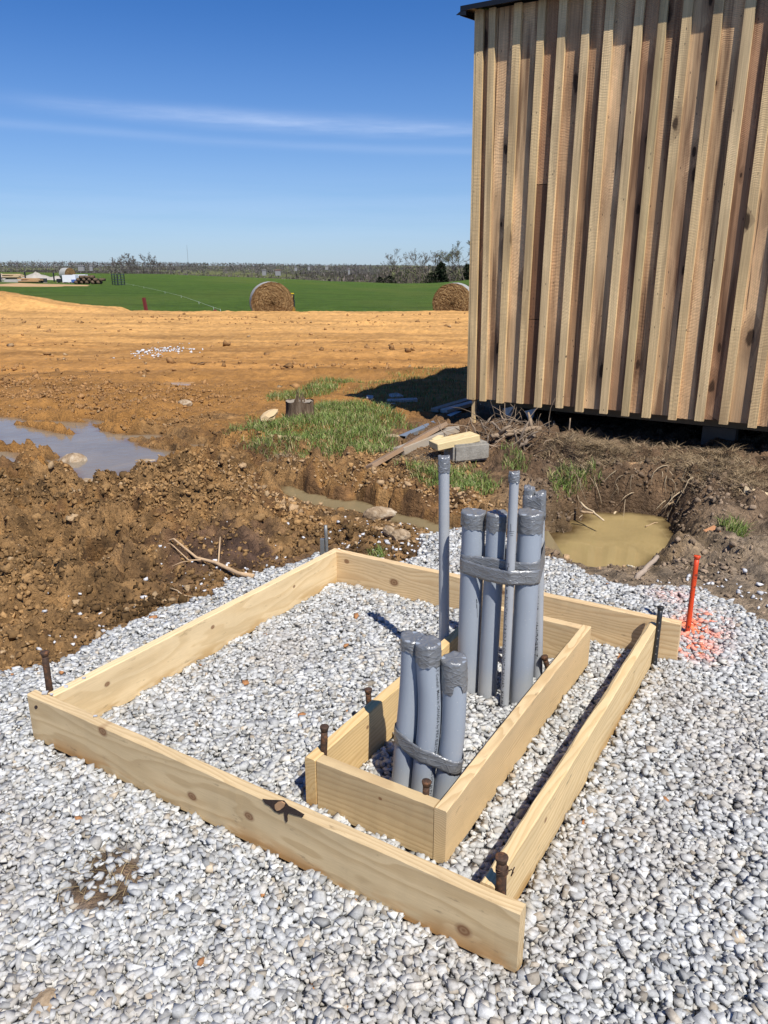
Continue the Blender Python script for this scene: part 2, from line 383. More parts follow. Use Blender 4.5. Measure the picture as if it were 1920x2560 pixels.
n = gg.noise(o, 55, 6, 0.7); c = gg.ramp(n, [(0.30, (0.030, 0.020, 0.016)), (0.52, (0.075, 0.042, 0.026)), (0.66, (0.20, 0.085, 0.035))])
setb(gg, gb, c, 0.75, 0.4, 0.25, gg.bump(n, 0.6, 0.003))
M_BLACKPAINT = mat_simple('black_paint', (0.018, 0.019, 0.021), 0.38, 0, 0.2, 40, 0.15)
M_STEEL = mat_simple('dull_steel', (0.22, 0.22, 0.21), 0.5, 0.5, 0.3, 40, 0.3)
M_ORANGE, gg, gb = material('orange_marking_paint'); o = tex(gg)
n = gg.noise(o, 26, 5, 0.7); _, _, zz = gg.xyz(o)
c = gg.mix(gg.smooth(n, 0.36, 0.46), (0.13, 0.028, 0.014), (0.62, 0.060, 0.012))
c = gg.mix(gg.smooth(gg.m('ADD', zz, gg.m('MULTIPLY', n, 0.05)), 0.075, 0.035), c, (0.05, 0.032, 0.025))
setb(gg, gb, c, 0.42, 0.5, 0, gg.bump(n, 0.4, 0.002))
M_ROOF = mat_simple('dark_metal_roof', (0.012, 0.012, 0.013), 0.35, 0.2, 0.3, 12, 0.05)
M_SOFFIT = mat_simple('dull_brown_wood', (0.20, 0.15, 0.10), 0.85)  # one even brown for hidden walls, deck, beams and skirts
M_CONC, gg, gb = material('concrete'); o = tex(gg)
n = gg.noise(o, 60, 6, 0.75); n2 = gg.noise(o, 9, 4); c = gg.ramp(gg.m('ADD', gg.m('MULTIPLY', n, 0.6), gg.m('MULTIPLY', n2, 0.4)), [(0.3, (0.15, 0.135, 0.11)), (0.6, (0.33, 0.31, 0.27)), (0.75, (0.42, 0.40, 0.36))])
setb(gg, gb, c, 0.95, 0.2, 0, gg.bump(n, 0.9, 0.006))
M_CHANNEL = mat_simple('grey_painted_metal', (0.20, 0.225, 0.25), 0.4, 0.2, 0.2, 20, 0.03)
M_REDPOST = mat_simple('oxide_red_paint', (0.13, 0.016, 0.018), 0.6, 0, 0.3, 20, 0.2)
M_YELLOW = mat_simple('yellow_paint', (0.70, 0.50, 0.02), 0.45, 0, 0.1)
M_OCHRE = mat_simple('ochre_metal', (0.30, 0.16, 0.02), 0.6, 0, 0.3)
M_WHITE = mat_simple('white_sheet', (0.70, 0.71, 0.73), 0.6, 0, 0.15, 3)
M_BLUE = mat_simple('blue_plastic', (0.06, 0.12, 0.35), 0.5, 0, 0.3, 3)
M_PILE = mat_simple('pale_rubble', (0.34, 0.31, 0.27), 0.95, 0, 0.5, 2.5, 0.6)
M_DIRTPALE = mat_simple('bare_soil', (0.40, 0.25, 0.12), 0.95, 0, 0.5, 1.5, 0.3)
M_ROCK, gg, gb = material('tan_rock'); o = tex(gg)
n = gg.noise(o, 14, 6, 0.7, 0.6); c = gg.ramp(n, [(0.3, (0.13, 0.085, 0.05)), (0.5, (0.33, 0.24, 0.15)), (0.68, (0.50, 0.42, 0.31))])
setb(gg, gb, c, 0.9, 0.2, 0, gg.bump(n, 0.8, 0.015))
M_BARK, gg, gb = material('grey_bark'); o = tex(gg)
n = gg.noise(gg.mapping(o, (22, 22, 3.5)), 1.0, 6, 0.7, 0.4); c = gg.ramp(n, [(0.32, (0.030, 0.020, 0.014)), (0.5, (0.12, 0.082, 0.052)), (0.7, (0.24, 0.18, 0.125))])
setb(gg, gb, c, 0.95, 0.15, 0, gg.bump(n, 1.0, 0.02))
M_CUT = mat_simple('split_wood', (0.52, 0.38, 0.21), 0.85, 0, 0.4, 25, 0.5)
M_OLDWOOD = mat_wood('weathered_lumber', (0.36, 0.29, 0.21), (0.22, 0.165, 0.115), (0.05, 0.2), 260, (), None, 0.9, 0.75, 1.0, dirt=0.5)
M_BROWNWOOD = mat_wood('brown_plank', (0.30, 0.19, 0.11), (0.17, 0.10, 0.06), (0.05, 0.2), 260, (), None, 0.9, 0.25, 2.0, dirt=0.5)
M_FRESHWOOD = mat_wood('fresh_lumber', (0.66, 0.53, 0.30), (0.50, 0.35, 0.16), (0.05, 0.1), 240, (), None, 0.75, 0.0, 3.0, dirt=0.15)
M_GREYWOOD = mat_wood('pale_board', (0.52, 0.50, 0.46), (0.40, 0.37, 0.33), (0.1, 0.2), 240, (), None, 0.8, 0.5, 4.0)
M_HAY, gg, gb = material('hay'); o = tex(gg); x, y, z = gg.xyz(o)
rr = gg.m('SQRT', gg.m('ADD', gg.m('MULTIPLY', x, x), gg.m('MULTIPLY', z, z)))
wn = gg.noise(o, 2.5, 4, 0.6)
sp = gg.noise(gg.comb(gg.m('MULTIPLY', gg.m('ADD', rr, gg.m('MULTIPLY', gg.m('SUBTRACT', wn, 0.5), 0.16)), 34), gg.m('MULTIPLY', gg.m('ARCTAN2', x, z), 2.2), gg.m('MULTIPLY', y, 2)), 1.0, 5, 0.7)
fib = gg.noise(o, 32, 5, 0.75)
c = gg.ramp(gg.m('ADD', gg.m('MULTIPLY', sp, 0.65), gg.m('MULTIPLY', fib, 0.35)), [(0.36, (0.045, 0.026, 0.012)), (0.50, (0.19, 0.115, 0.052)), (0.62, (0.38, 0.26, 0.12)), (0.74, (0.55, 0.42, 0.23))])
setb(gg, gb, c, 0.95, 0.1, 0, gg.bump(gg.m('ADD', sp, fib), 1.0, 0.05))
M_WRAP = mat_simple('grey_net_wrap', (0.33, 0.33, 0.30), 0.7, 0, 0.35, 9, 0.3)

# ================================================================== TERRAIN
def P(*pts, z=-0.05): return [at(p, z) for p in pts]
GRAVEL = [at(p, -0.05) for p in [(-700, 1640), (-250, 1690), (0, 1686), (145, 1667), (243, 1603), (318, 1563), (405, 1528), (521, 1500), (579, 1459),
          (665, 1428), (723, 1412), (800, 1385), (900, 1400), (1000, 1415), (1041, 1392), (1050, 1349), (1100, 1325), (1150, 1318), (1240, 1322), (1330, 1362), (1361, 1386), (1435, 1423), (1515, 1457),
          (1564, 1460), (1656, 1466), (1730, 1469), (1810, 1503), (1908, 1552), (2100, 1650), (2500, 1800)]] + [np.array([2.6, 0.3, 0]), np.array([-2.2, 0.3, 0])]
PIT = P((1361, 1378), (1428, 1331), (1484, 1287), (1568, 1283), (1660, 1288), (1668, 1313), (1656, 1345), (1662, 1387), (1633, 1405), (1591, 1429), (1549, 1457), (1498, 1452), (1428, 1410), z=-0.27)
TRENCH = P((705, 1214), (765, 1240), (837, 1254), (920, 1269), (1018, 1297), (1120, 1325), (1240, 1350), (1375, 1380), z=-0.135)
PUDDLE = P((-260, 1040), (-60, 1052), (105, 1056), (169, 1067), (253, 1084), (270, 1105), (337, 1122), (363, 1148), (295, 1183), (245, 1203), (219, 1160), (160, 1134), (93, 1116), (0, 1095), (-200, 1085), z=-0.14)
PUD2 = P((-160, 1125), (0, 1131), (63, 1152), (42, 1167), (-160, 1170), z=-0.14)
CH1 = P((127, 1027), (170, 1040), z=-0.13); CH2 = P((207, 1046), (255, 1056), (300, 1070), z=-0.13)
CH3 = P((329, 1091), (380, 1092), (418, 1102), z=-0.13); CH4 = P((481, 1114), (515, 1116), z=-0.13)
BAR1 = P((40, 1058), (120, 1066), (180, 1082), z=-0.12); BAR2 = P((225, 1112), (300, 1135), (262, 1150), z=-0.12); BAR3 = P((-60, 1118), (60, 1125), (130, 1140), z=-0.12)
MIDPUD = P((405, 958), (448, 952), (503, 953), (470, 965), (448, 971), z=-0.12)
MOUND = P((-150, 1200), (60, 1212), (200, 1228), (330, 1212), (420, 1165), (470, 1142), (560, 1170), (690, 1220), (660, 1275), (520, 1290), (330, 1285), (100, 1265), (-150, 1250), z=0.0)
SHEDA = np.array([0.876, 7.925]); U = np.array([math.cos(math.radians(-31.9)), math.sin(math.radians(-31.9))]); V2 = np.array([-U[1], U[0]])
HOLE = at((262, 2195), -0.03)

def berm(X, Y):
    c = at((-60, 770), -0.1)
    return 0.75 * np.exp(-((X - (-17.5)) / 3.6) ** 2 - ((Y - 34.2) / 2.2) ** 2)

def ground_h(X, Y, detail=True):
    h = np.full(np.shape(X), -0.055)
    h = h - 0.045 * ss(Y, 8, 16)
    dm = sdist(MOUND, X, Y); md = ss(dm, -0.35, 0.35)
    dg = sdist(GRAVEL, X, Y); gm = ss(dg, -0.03, 0.12)
    rough = np.clip(0.35 + 0.65 * ss(-dg, 0.05, 0.7), 0, 1)
    near = 1 - 0.75 * ss(Y, 6.5, 13) 
    left = ss(-X, -1.5, 1.0)
    h = h + md * 0.10
    if detail:
        wx = X + NF2.fbm(X + 7, Y, 3.0, 2) * 0.12; wy = Y + NF2.fbm(X, Y + 7, 3.0, 2) * 0.12
        b1 = NF.fbm(X, Y, 1.7, 3); b2 = NF2.fbm(wx, wy, 4.6, 3, 0.55, True); b3 = NF.fbm(wx + 31, wy, 13.0, 3, 0.6, True)
        ploughed = ss(NF2.fbm(X + 5, Y - 3, 0.55, 2) + 0.12 * left, -0.12, 0.22)
        amp = (0.30 + 0.70 * np.maximum(md, np.maximum(0.85 * ploughed * near * (0.35 + 0.65 * left), 0.55 * ss(X, 0.8, 1.2) * ss(Y, 5.2, 5.8) * (1 - ss(Y, 7.5, 8.5)))))
        def chunk(f, ox, sharp): q = NF.fbm(wx * f + ox, wy * f - ox, 1.0, 3, 0.5); return ss(q, -sharp, sharp) - 0.5
        ck = 0.10 * chunk(2.1, 3.1, 0.09) + 0.065 * chunk(4.7, 8.7, 0.08) + 0.038 * chunk(10.5, 1.9, 0.09) + 0.020 * chunk(23.0, 5.5, 0.12)
        h = h + rough * (b1 * 0.06 * near + (b2 * 0.07 + b3 * 0.05 + ck) * amp * near)
        # wheel ruts and windrows across the far yard
        far = ss(Y, 8.5, 12)
        h = h + far * (NF.fbm(X * 0.16, Y * 1.6, 1.0, 5, 0.65) * 0.04 + NF.fbm(X * 0.22, Y * 1.3, 1.0, 4) * 0.05 + NF2.fbm(X, Y, 1.9, 4, 0.55, True) * 0.025)
        h = h + far * 0.10 * np.maximum(0, NF2.fbm(X * 0.5, Y, 0.8, 4) - 0.16)
    # bank toward the shed
    sx = (X - SHEDA[0]) * U[0] + (Y - SHEDA[1]) * U[1]; sy = (X - SHEDA[0]) * V2[0] + (Y - SHEDA[1]) * V2[1]
    bank = ss(sy, -1.9, -0.7) * ss(sx, -0.6, 0.4)
    h = h + bank * 0.07
    h = np.where(sy > 0.05, h - 0.05 * ss(sx, 0.0, 0.3) * ss(sy, 0.05, 0.4), h)
    # puddles
    dp = np.maximum(np.maximum(sdist(PUDDLE, X, Y), sdist(PUD2, X, Y)), -9)
    edge = 0.0
    if detail: edge = NF.fbm(X, Y, 2.6, 4) * 0.36
    dip = ss(dp + edge * 0.8, -0.42, -0.04)
    bar = np.minimum(ldist(BAR1, X, Y), ldist(BAR3, X, Y)); dip = dip * (1 - 0.85 * ss(0.09 + edge * 0.3 - bar, -0.02, 0.10))
    for ch, wd in ((CH1, 0.06), (CH2, 0.07), (CH3, 0.09), (CH4, 0.07)):
        dip = np.maximum(dip, ss(wd * 1.5 - ldist(ch, X, Y) + edge * 0.3, -0.1, 0.12))
    h = h * (1 - dip) + dip * -0.21
    dmid = ss(sdist(MIDPUD, X, Y) + edge * 0.5, -0.25, 0.1); h = h * (1 - dmid) + dmid * -0.16
    # trench and pit
    tx = [q[0] for q in TRENCH]; ty = [q[1] for q in TRENCH]; sd_ = Y - np.interp(X, tx, ty); te = NF2.fbm(X, Y, 5.5, 4) * 0.10 if detail else 0.0
    ends = ss(X, tx[0] - 0.12, tx[0] + 0.1) * ss(-X, -tx[-1], -tx[-1] + 0.2)
    h = h + 0.07 * np.exp(-((sd_ - 0.38) / 0.2) ** 2) * ends
    nb_ = ss(sd_, -1.15, -0.55) * (sd_ < 0.05) * ends; h = np.where(h > -0.075, h * (1 - nb_) + (-0.075 + 0.25 * (h + 0.075)) * nb_, h)
    t = np.where(sd_ > 0, ss(0.13 - sd_ + te, 0.0, 0.08), ss(0.40 + sd_ + te, 0.0, 0.36)) * ends; h = h * (1 - t) + t * -0.20
    pd = sdist(PIT, X, Y); pe = NF2.fbm(X, Y, 5.0, 4) * 0.13 if detail else 0.0
    back = ss(Y, 5.0, 5.6); wd = 0.42 - 0.10 * back
    p = ss(pd + pe, -wd + 0.10, 0.12); h = h * (1 - p) + p * -0.46
    # gravel bed
    gz = -0.047 - 0.16 * ss(-sdist([(q[0], q[1]) for q in PIT], X, Y), 0.45, 0.0) * ss(dg, 0.9, 0.0)
    gz = gz - 0.02 * ss(X, 0.9, 2.0)
    hr = np.hypot((X - HOLE[0]) * 1.35, (Y - HOLE[1])); gz = gz + 0.022 * ss(hr, 0.17, 0.05)
    h = h * (1 - gm) + gm * (gz + (NF.fbm(X, Y, 9, 3) * 0.012 if detail else 0))
    h = h + berm(X, Y)
    return h

def build_ground():
    nr, nc = 720, 530
    ys = np.concatenate([np.linspace(0.35, 3.0, 60)[:-1], np.linspace(3.0, 9.0, 430)[:-1], 9.0 * (35.5 / 9.0) ** np.linspace(0, 1, 220)]); nr = len(ys)
    u = np.linspace(-1, 1, nc); u = u * (0.75 + 0.25 * u * u)
    X = u[None, :] * (ys[:, None] * 0.74 + 1.9) - 0.02 * ys[:, None]; Y = np.repeat(ys[:, None], nc, 1)
    Hh = ground_h(X, Y); x, y = X.ravel(), Y.ravel(); h = Hh.ravel()
    # far rim rolls down so the field shows behind it
    h = h - 1.2 * ss(y, 32.5, 35.5) * (1 - ss(-x, 9, 12))
    n1 = NF.fbm(x, y, 0.9, 5, 0.6); n2 = NF2.fbm(x, y, 3.5, 5, 0.6); n3 = NF2.fbm(x * 0.25, y * 1.5, 0.9, 5, 0.6)
    C = lambda *a: np.array(a, float)
    orange, tan, brown, dark, grey = C(.375, .185, .052), C(.48, .262, .086), C(.285, .168, .071), C(.105, .064, .047), C(.235, .180, .125)
    def mixc(c, d, f): f = np.clip(f, 0, 1)[:, None]; return c * (1 - f) + d * f
    col = np.repeat(orange[None], len(x), 0)
    col = mixc(col, tan, ss(y + n3 * 9, 13, 22) * 0.95)
    col = mixc(col, orange * 0.86, ss(n3, 0.02, 0.28) * ss(y, 9, 11) * (1 - ss(y, 16, 24)))
    nearm = 1 - ss(y + n1 * 3, 6.4, 8.6)
    col = mixc(col, brown, nearm * 0.88)
    col = mixc(col, orange * 0.72, nearm * ss(n2 + n1 * 0.6, 0.02, 0.25) * 0.75)
    col = mixc(col, dark, nearm * ss(n1 * 0.8 + n2, 0.14, 0.42) * 0.40)
    gp = at((600, 1385), -0.05); col = mixc(col, dark * 1.1, np.exp(-((x - gp[0]) / 0.55) ** 2 - ((y - gp[1]) / 0.42) ** 2) * 0.9 * ss(n2, -0.35, 0.05))
    right = ss(x, 0.55, 1.3) * (1 - ss(y, 9, 10))
    rb = mixc(np.repeat(C(.30, .225, .150)[None], len(x), 0), C(.13, .085, .05), ss(y + n2 * 1.3, 5.2, 6.0)); rb = mixc(rb, C(.30, .235, .17), ss(n2, 0.05, 0.3) * 0.6)
    col = np.where(right[:, None] > 0, col * (1 - right[:, None]) + rb * right[:, None], col)
    pdd = sdist(PIT, x, y); col = mixc(col, C(.22, .135, .055), ss(pdd, -0.45, -0.05) * ss(x, 0.9, 1.2) * 0.7)
    sx = (x - SHEDA[0]) * U[0] + (y - SHEDA[1]) * U[1]; sy = (x - SHEDA[0]) * V2[0] + (y - SHEDA[1]) * V2[1]
    col = mixc(col, C(.17, .105, .06), ss(sy, -2.2, -1.2) * ss(sx, -1.5, -0.2) * (1 - ss(sy, 0.5, 1.5)) * 0.8)
    dg = sdist(GRAVEL, x, y); col = mixc(col, C(.40, .392, .375), ss(dg, 0.0, 0.10))
    hr = np.hypot((x - HOLE[0]) * 1.35, (y - HOLE[1])); col = mixc(col, C(.20, .135, .085), ss(hr + n2 * 0.06, 0.19, 0.10))
    st_ = NF.fbm(x * 0.22, y * 1.5, 1.0, 5, 0.7) * ss(y, 9, 12); col = col * (1 + 0.42 * st_)[:, None]
    n4 = NF.fbm(x + 3, y, 11.0, 4, 0.65); col = col * (1 + (0.9 * n4 * (0.35 + 0.65 * nearm)))[:, None]
    wet = np.clip(ss(-h, 0.09, 0.15) * 0.9 * (dg < 0), 0, 1) * (1 - ss(y, 9, 14))
    wet = np.maximum(wet, 0.45 * ss(n2, 0.1, 0.3) * nearm * (dg < 0)); col = col * (1 - 0.35 * wet[:, None])
    i = np.arange(nr - 1)[:, None] * nc + np.arange(nc - 1)[None, :]
    F = np.stack([i, i + 1, i + nc + 1, i + nc], -1).reshape(-1, 4)
    o = fast_mesh('ground', np.stack([x, y, h], 1), F, M_GROUND, col, True)
    a = o.data.attributes.new('wet', 'FLOAT', 'POINT'); a.data.foreach_set('value', wet.astype(np.float32))
    structure(o)
build_ground()

# ------------------------------------------------------------------ field and far hills
def ridge_px(a):   # drop of the field's crest below eye level, by bearing x/y
    return np.interp(a, [-1.2, -0.5, -0.29, -0.18, -0.08, 0.02, 0.06, 0.12, 0.6], [9, 10, 12, 19, 28, 35, 34, 26, 20])
def field_h(X, Y):
    D = np.hypot(X, Y); a = X / np.maximum(Y, 1); pr = ridge_px(a)
    p = pr + (122 - pr) * (1 / D - 1 / 220) / (1 / 31 - 1 / 220)
    z = CZ - p * D / 2017.0
    z = z + NF.fbm(X, Y, 0.03, 3) * 1.2 * ss(D, 60, 160) * 0.5
    far = ss(D, 220, 380); zf = -16 + 15.5 * ss(D, 480, 1150) + 9 * ss(D, 1400, 2600) + NF2.fbm(X, Y, 0.0022, 3) * 9
    return z * (1 - far) + zf * far
def build_field():
    rs = 27 * (3200 / 27) ** np.linspace(0, 1, 190); th = np.radians(np.linspace(-75, 75, 260))
    R, T = np.meshgrid(rs, th, indexing='ij'); X = R * np.sin(T); Y = R * np.cos(T); Z = field_h(X, Y)
    Z = np.where(R < 37, np.minimum(Z, -0.6 - 0.0 * R), Z)
    nr, nc = X.shape; i = np.arange(nr - 1)[:, None] * nc + np.arange(nc - 1)[None, :]
    F = np.stack([i, i + 1, i + nc + 1, i + nc], -1).reshape(-1, 4)
    m, g, b = material('spring_grass_field'); o = tex(g)
    n1 = g.noise(o, 0.9, 6, 0.7); n2 = g.noise(g.mapping(o, (1, 0.35, 1)), 0.05, 5, 0.6); n3 = g.noise(o, 5.0, 4, 0.7)
    c = g.ramp(g.m('ADD', g.m('MULTIPLY', n1, 0.55), g.m('MULTIPLY', n3, 0.45)), [(0.32, (0.034, 0.058, 0.009)), (0.5, (0.076, 0.132, 0.020)), (0.68, (0.125, 0.195, 0.034))])
    c = g.mix(g.m('MULTIPLY', g.smooth(n2, 0.44, 0.62), 0.7), c, (0.115, 0.150, 0.030)); n5 = g.noise(g.mapping(o, (0.5, 2.0, 1)), 0.11, 4, 0.65); c = g.mix(g.m('MULTIPLY', g.smooth(n5, 0.5, 0.7), 0.45), c, (0.035, 0.060, 0.012))
    x, y, z = g.xyz(o); D = g.m('SQRT', g.m('ADD', g.m('MULTIPLY', x, x), g.m('MULTIPLY', y, y)))
    pale = g.noise(o, 0.006, 2); c = g.mix(g.smooth(D, 330, 420), c, g.ramp(pale, [(0.45, (0.045, 0.04, 0.026)), (0.55, (0.13, 0.14, 0.055))]))
    setb(g, b, c, 0.95, 0.1, 0, g.bump(g.m('ADD', n1, n3), 1.0, 0.3))
    structure(fast_mesh('field', np.stack([X, Y, Z], -1).reshape(-1, 3), F, m, None, True))
build_field()

# ------------------------------------------------------------------ water sheets
def water(name, poly, z, mat, deep, shallow, dmax, grow=0.3, step=0.04):
    P_ = np.array([q[:2] for q in poly]); lo, hi = P_.min(0) - grow, P_.max(0) + grow; gx = np.arange(lo[0], hi[0], step); gy = np.arange(lo[1], hi[1], step); X, Y = np.meshgrid(gx, gy, indexing='ij')
    H_ = ground_h(X, Y); sd = sdist(poly, X, Y); ok = (H_ < z + 0.03) & (sd > -grow); nx, ny = X.shape
    i = np.arange(nx - 1)[:, None] * ny + np.arange(ny - 1)[None, :]; k = (ok[:-1, :-1] | ok[1:, :-1] | ok[1:, 1:] | ok[:-1, 1:]).ravel()
    F = np.stack([i, i + ny, i + ny + 1, i + 1], -1).reshape(-1, 4)[k]
    t = ss(z - H_, 0.0, dmax).ravel()[:, None]; C_ = np.array(shallow) * (1 - t) + np.array(deep) * t
    used = np.unique(F); rm = np.full(nx * ny, -1); rm[used] = np.arange(len(used)); V = np.stack([X.ravel(), Y.ravel(), np.full(nx * ny, z)], 1)[used]
    structure(fast_mesh(name, V, rm[F], mat, C_[used], True))
def mat_watercol(name, rough, ripple, scale):
    m, g, b = material(name); o = tex(g); n = g.noise(o, scale, 4, 0.6); n2 = g.noise(o, 2.2, 4, 0.6, 0.8)
    k = g.m('ADD', 0.72, g.m('MULTIPLY', n2, 0.56)); c = g.mix(1.0, attr(g, 'col'), g.comb(k, k, k), 'MULTIPLY')
    setb(g, b, c, rough, 0.5, 0, g.bump(n, ripple, 0.02)); b.inputs['IOR'].default_value = 1.30; return m
MW1 = mat_watercol('murky_pit_water', 0.02, 0.04, 4.0); MW2 = mat_watercol('muddy_puddle_water', 0.09, 0.2, 7.0)
water('pit_water', PIT, -0.27, MW1, (.36, .27, .12), (.075, .048, .020), 0.25, 0.3)
water('trench_water', [(q[0], q[1] + 0.3) for q in TRENCH] + [(q[0], q[1] - 0.4) for q in TRENCH[::-1]], -0.138, MW1, (.21, .165, .09), (.12, .08, .038), 0.06, 0.1)
water('puddle', [np.array(p) for p in [(-7.5, 6.9), (-1.2, 5.7), (-0.9, 7.0), (-1.7, 10.4), (-7.5, 10.6)]], -0.135, MW2, (.215, .175, .125), (.17, .10, .05), 0.08, 0.0, 0.06)
water('shallow_puddle', MIDPUD, -0.128, MW2, (.36, .26, .17), (.30, .17, .07), 0.04, 0.5)

# ================================================================== SHED
def build_shed():
    rz = math.radians(-31.9)
    root = empty('shed', (SHEDA[0], SHEDA[1], 0), 'tall wooden shed with rough-sawn board and batten siding raised above bare earth', 'shed', rz=rz)
    M_B = mat_siding('rough_sawn_board', [(0.15, (0.28, 0.150, 0.080)), (0.32, (0.50, 0.305, 0.160)), (0.5, (0.60, 0.385, 0.205)), (0.65, (0.67, 0.455, 0.25)), (0.85, (0.37, 0.21, 0.115))], (0.115, 0.055, 0.030), 1.6, 0.42, 0.8)
    M_BT = mat_siding('poplar_batten', [(0.1, (0.51, 0.35, 0.19)), (0.4, (0.64, 0.455, 0.23)), (0.6, (0.69, 0.50, 0.27)), (0.9, (0.58, 0.43, 0.215))], (0.25, 0.16, 0.085), 1.1, 0.10, 0.5)
    M_RED = mat_siding('dark_heartwood_board', [(0.0, (0.17, 0.085, 0.045)), (1.0, (0.22, 0.115, 0.06))], (0.07, 0.03, 0.018), 0.9, 0.2, 0.5)
    def plank(name, x0, x1, y0, y1, z0, z1, mat, lean=0.0, wob=0.0007, parent=root):
        n = 10; v = []; f = []
        for i in range(n + 1):
            zz = z0 + (z1 - z0) * i / n; s = lean * i / n; a = random.uniform(-wob, wob); b = random.uniform(-wob, wob)
            v += [(x0 + s + a, y0, zz), (x1 + s + b, y0, zz), (x1 + s + b, y1, zz), (x0 + s + a, y1, zz)]
        zc = v[0]
        f.append((0, 3, 2, 1)); f.append((4 * n, 4 * n + 1, 4 * n + 2, 4 * n + 3))
        for i in range(n):
            for k in range(4): f.append((4 * i + k, 4 * i + (k + 1) % 4, 4 * i + 4 + (k + 1) % 4, 4 * i + 4 + k))
        # object origin at the plank's own foot, so the grain runs from there
        ox, oy, oz = (x0 + x1) / 2, (y0 + y1) / 2, z0
        o = mesh_obj(name, [(p[0] - ox, p[1] - oy, p[2] - oz) for p in v], f, mat, parent); o.location = (ox, oy, oz)
        o.rotation_euler = (0, 0, 0); return o
    TOPZ = 3.80; T = 0.034
    left = [0.122, 0.307, 0.525, 0.711, 0.93, 1.126, 1.362, 1.568, 1.754, 1.986, 2.212, 2.416, 2.648]
    topl = [0.073, 0.313, 0.538, 0.726, 0.939, 1.131, 1.377]
    while left[-1] < 4.2: left.append(left[-1] + random.uniform(0.195, 0.235))
    width = [0.062, 0.07, 0.066, 0.07, 0.066, 0.075, 0.07, 0.066, 0.074, 0.07, 0.076, 0.072, 0.07] + [0.07] * 20
    # boards span between batten centres
    cs = [0.0] + [l + w_ / 2 for l, w_ in zip(left, width)]
    splits = {3: [(1.12, 'r'), (2.32, 'd')]}
    for i in range(len(cs) - 1):
        x0, x1 = cs[i] + 0.004, cs[i + 1] - 0.004; zb = 0.305 + random.uniform(-0.006, 0.014)
        cuts = [c for c, _ in splits.get(i, [])]; kinds = [k for _, k in splits.get(i, [])]
        zs = [zb] + cuts + [TOPZ]
        for k in range(len(zs) - 1):
            mt = {'r': M_RED, 'd': M_RED, 'b': M_B}[kinds[k]] if k < len(kinds) else M_B
            yo = random.uniform(0, 0.004)
            plank('siding_board', x0, x1, T + yo, T + 0.024 + yo, zs[k] + (0.003 if k else 0), zs[k + 1] - 0.003, mt)
    for i, l in enumerate(left):
        lean = (topl[i] - l) if i < len(topl) else 0.0
        plank('batten', l, l + width[i], -random.uniform(0, 0.004), T - 0.001, 0.285 + random.uniform(-0.008, 0.02), TOPZ - 0.002, M_BT, lean * 1.0)
    plank('corner_board', -0.003, 0.062, 0.0, T - 0.001, 0.298, TOPZ - 0.002, M_BT, -0.045)
    # left side wall, boards and battens too
    LEN = 4.45; DEP = 6.0; SL = 0.10
    yb = 0.30; k = 0
    plank('siding_board', -0.046, -0.026, 0.07, 0.297, 0.31, TOPZ, M_B)
    while yb < DEP - 0.1:
        y1 = min(DEP, yb + random.uniform(0.19, 0.23)); zt = TOPZ + SL * yb
        plank('siding_board', -0.050, -0.028, yb + 0.003, y1 - 0.003, 0.31 + random.uniform(-.01, .01), zt, M_B)
        plank('batten', -0.078, -0.051, y1 - 0.035, y1 + 0.032, 0.295 + random.uniform(-.01, .01), zt, M_BT)
        yb = y1
    plank('corner_board', -0.026, -0.006, 0.004, 0.066, 0.30, TOPZ - 0.002, M_BT, -0.045)
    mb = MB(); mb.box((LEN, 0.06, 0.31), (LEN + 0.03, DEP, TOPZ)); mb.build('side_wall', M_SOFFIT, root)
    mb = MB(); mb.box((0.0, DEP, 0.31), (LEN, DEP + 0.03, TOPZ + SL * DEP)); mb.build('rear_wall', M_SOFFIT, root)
    # roof with drip edges
    OH = 0.105; zr = lambda y: TOPZ + 0.008 + SL * y
    x0, x1, y0, y1 = -0.155, LEN + 0.15, -OH, DEP + 0.15
    def slab(x0, x1, y0, y1, a, b):
        v = [(x0, y0, zr(y0) + a), (x1, y0, zr(y0) + a), (x1, y1, zr(y1) + a), (x0, y1, zr(y1) + a), (x0, y0, zr(y0) + b), (x1, y0, zr(y0) + b), (x1, y1, zr(y1) + b), (x0, y1, zr(y1) + b)]
        return v, [(0, 3, 2, 1), (4, 5, 6, 7), (0, 1, 5, 4), (1, 2, 6, 5), (2, 3, 7, 6), (3, 0, 4, 7)]
    mb = MB(); mb.add(*slab(x0, x1, y0, y1, 0.0, 0.02)); roof = mb.build('roof', M_ROOF, root)
    mb = MB(); mb.add(*slab(x0 - 0.004, x1, y0 - 0.006, y0 - 0.001, -0.014, 0.026)); mb.add(*slab(x0 - 0.008, x0 - 0.002, y0, y1, -0.05, 0.026))
    mb.add([(x0 - 0.008, y0 - 0.006, zr(y0) - 0.018), (x0 + 0.05, y0 - 0.004, zr(y0) - 0.018), (x0 + 0.055, y0 - 0.004, zr(y0) - 0.055), (x0 - 0.045, y0 - 0.012, zr(y0) - 0.042)], [(0, 1, 2, 3), (3, 2, 1, 0)])
    mb.build('drip_edge', M_ROOF, roof)
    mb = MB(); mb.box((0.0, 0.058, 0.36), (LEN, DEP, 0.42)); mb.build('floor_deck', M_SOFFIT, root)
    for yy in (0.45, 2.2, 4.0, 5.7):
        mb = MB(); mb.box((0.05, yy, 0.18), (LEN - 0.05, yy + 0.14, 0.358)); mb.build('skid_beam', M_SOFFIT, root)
    M_PIER = mat_simple('dark_stone_pier', (0.11, 0.095, 0.08), 0.95, 0, 0.5, 9, 0.8)
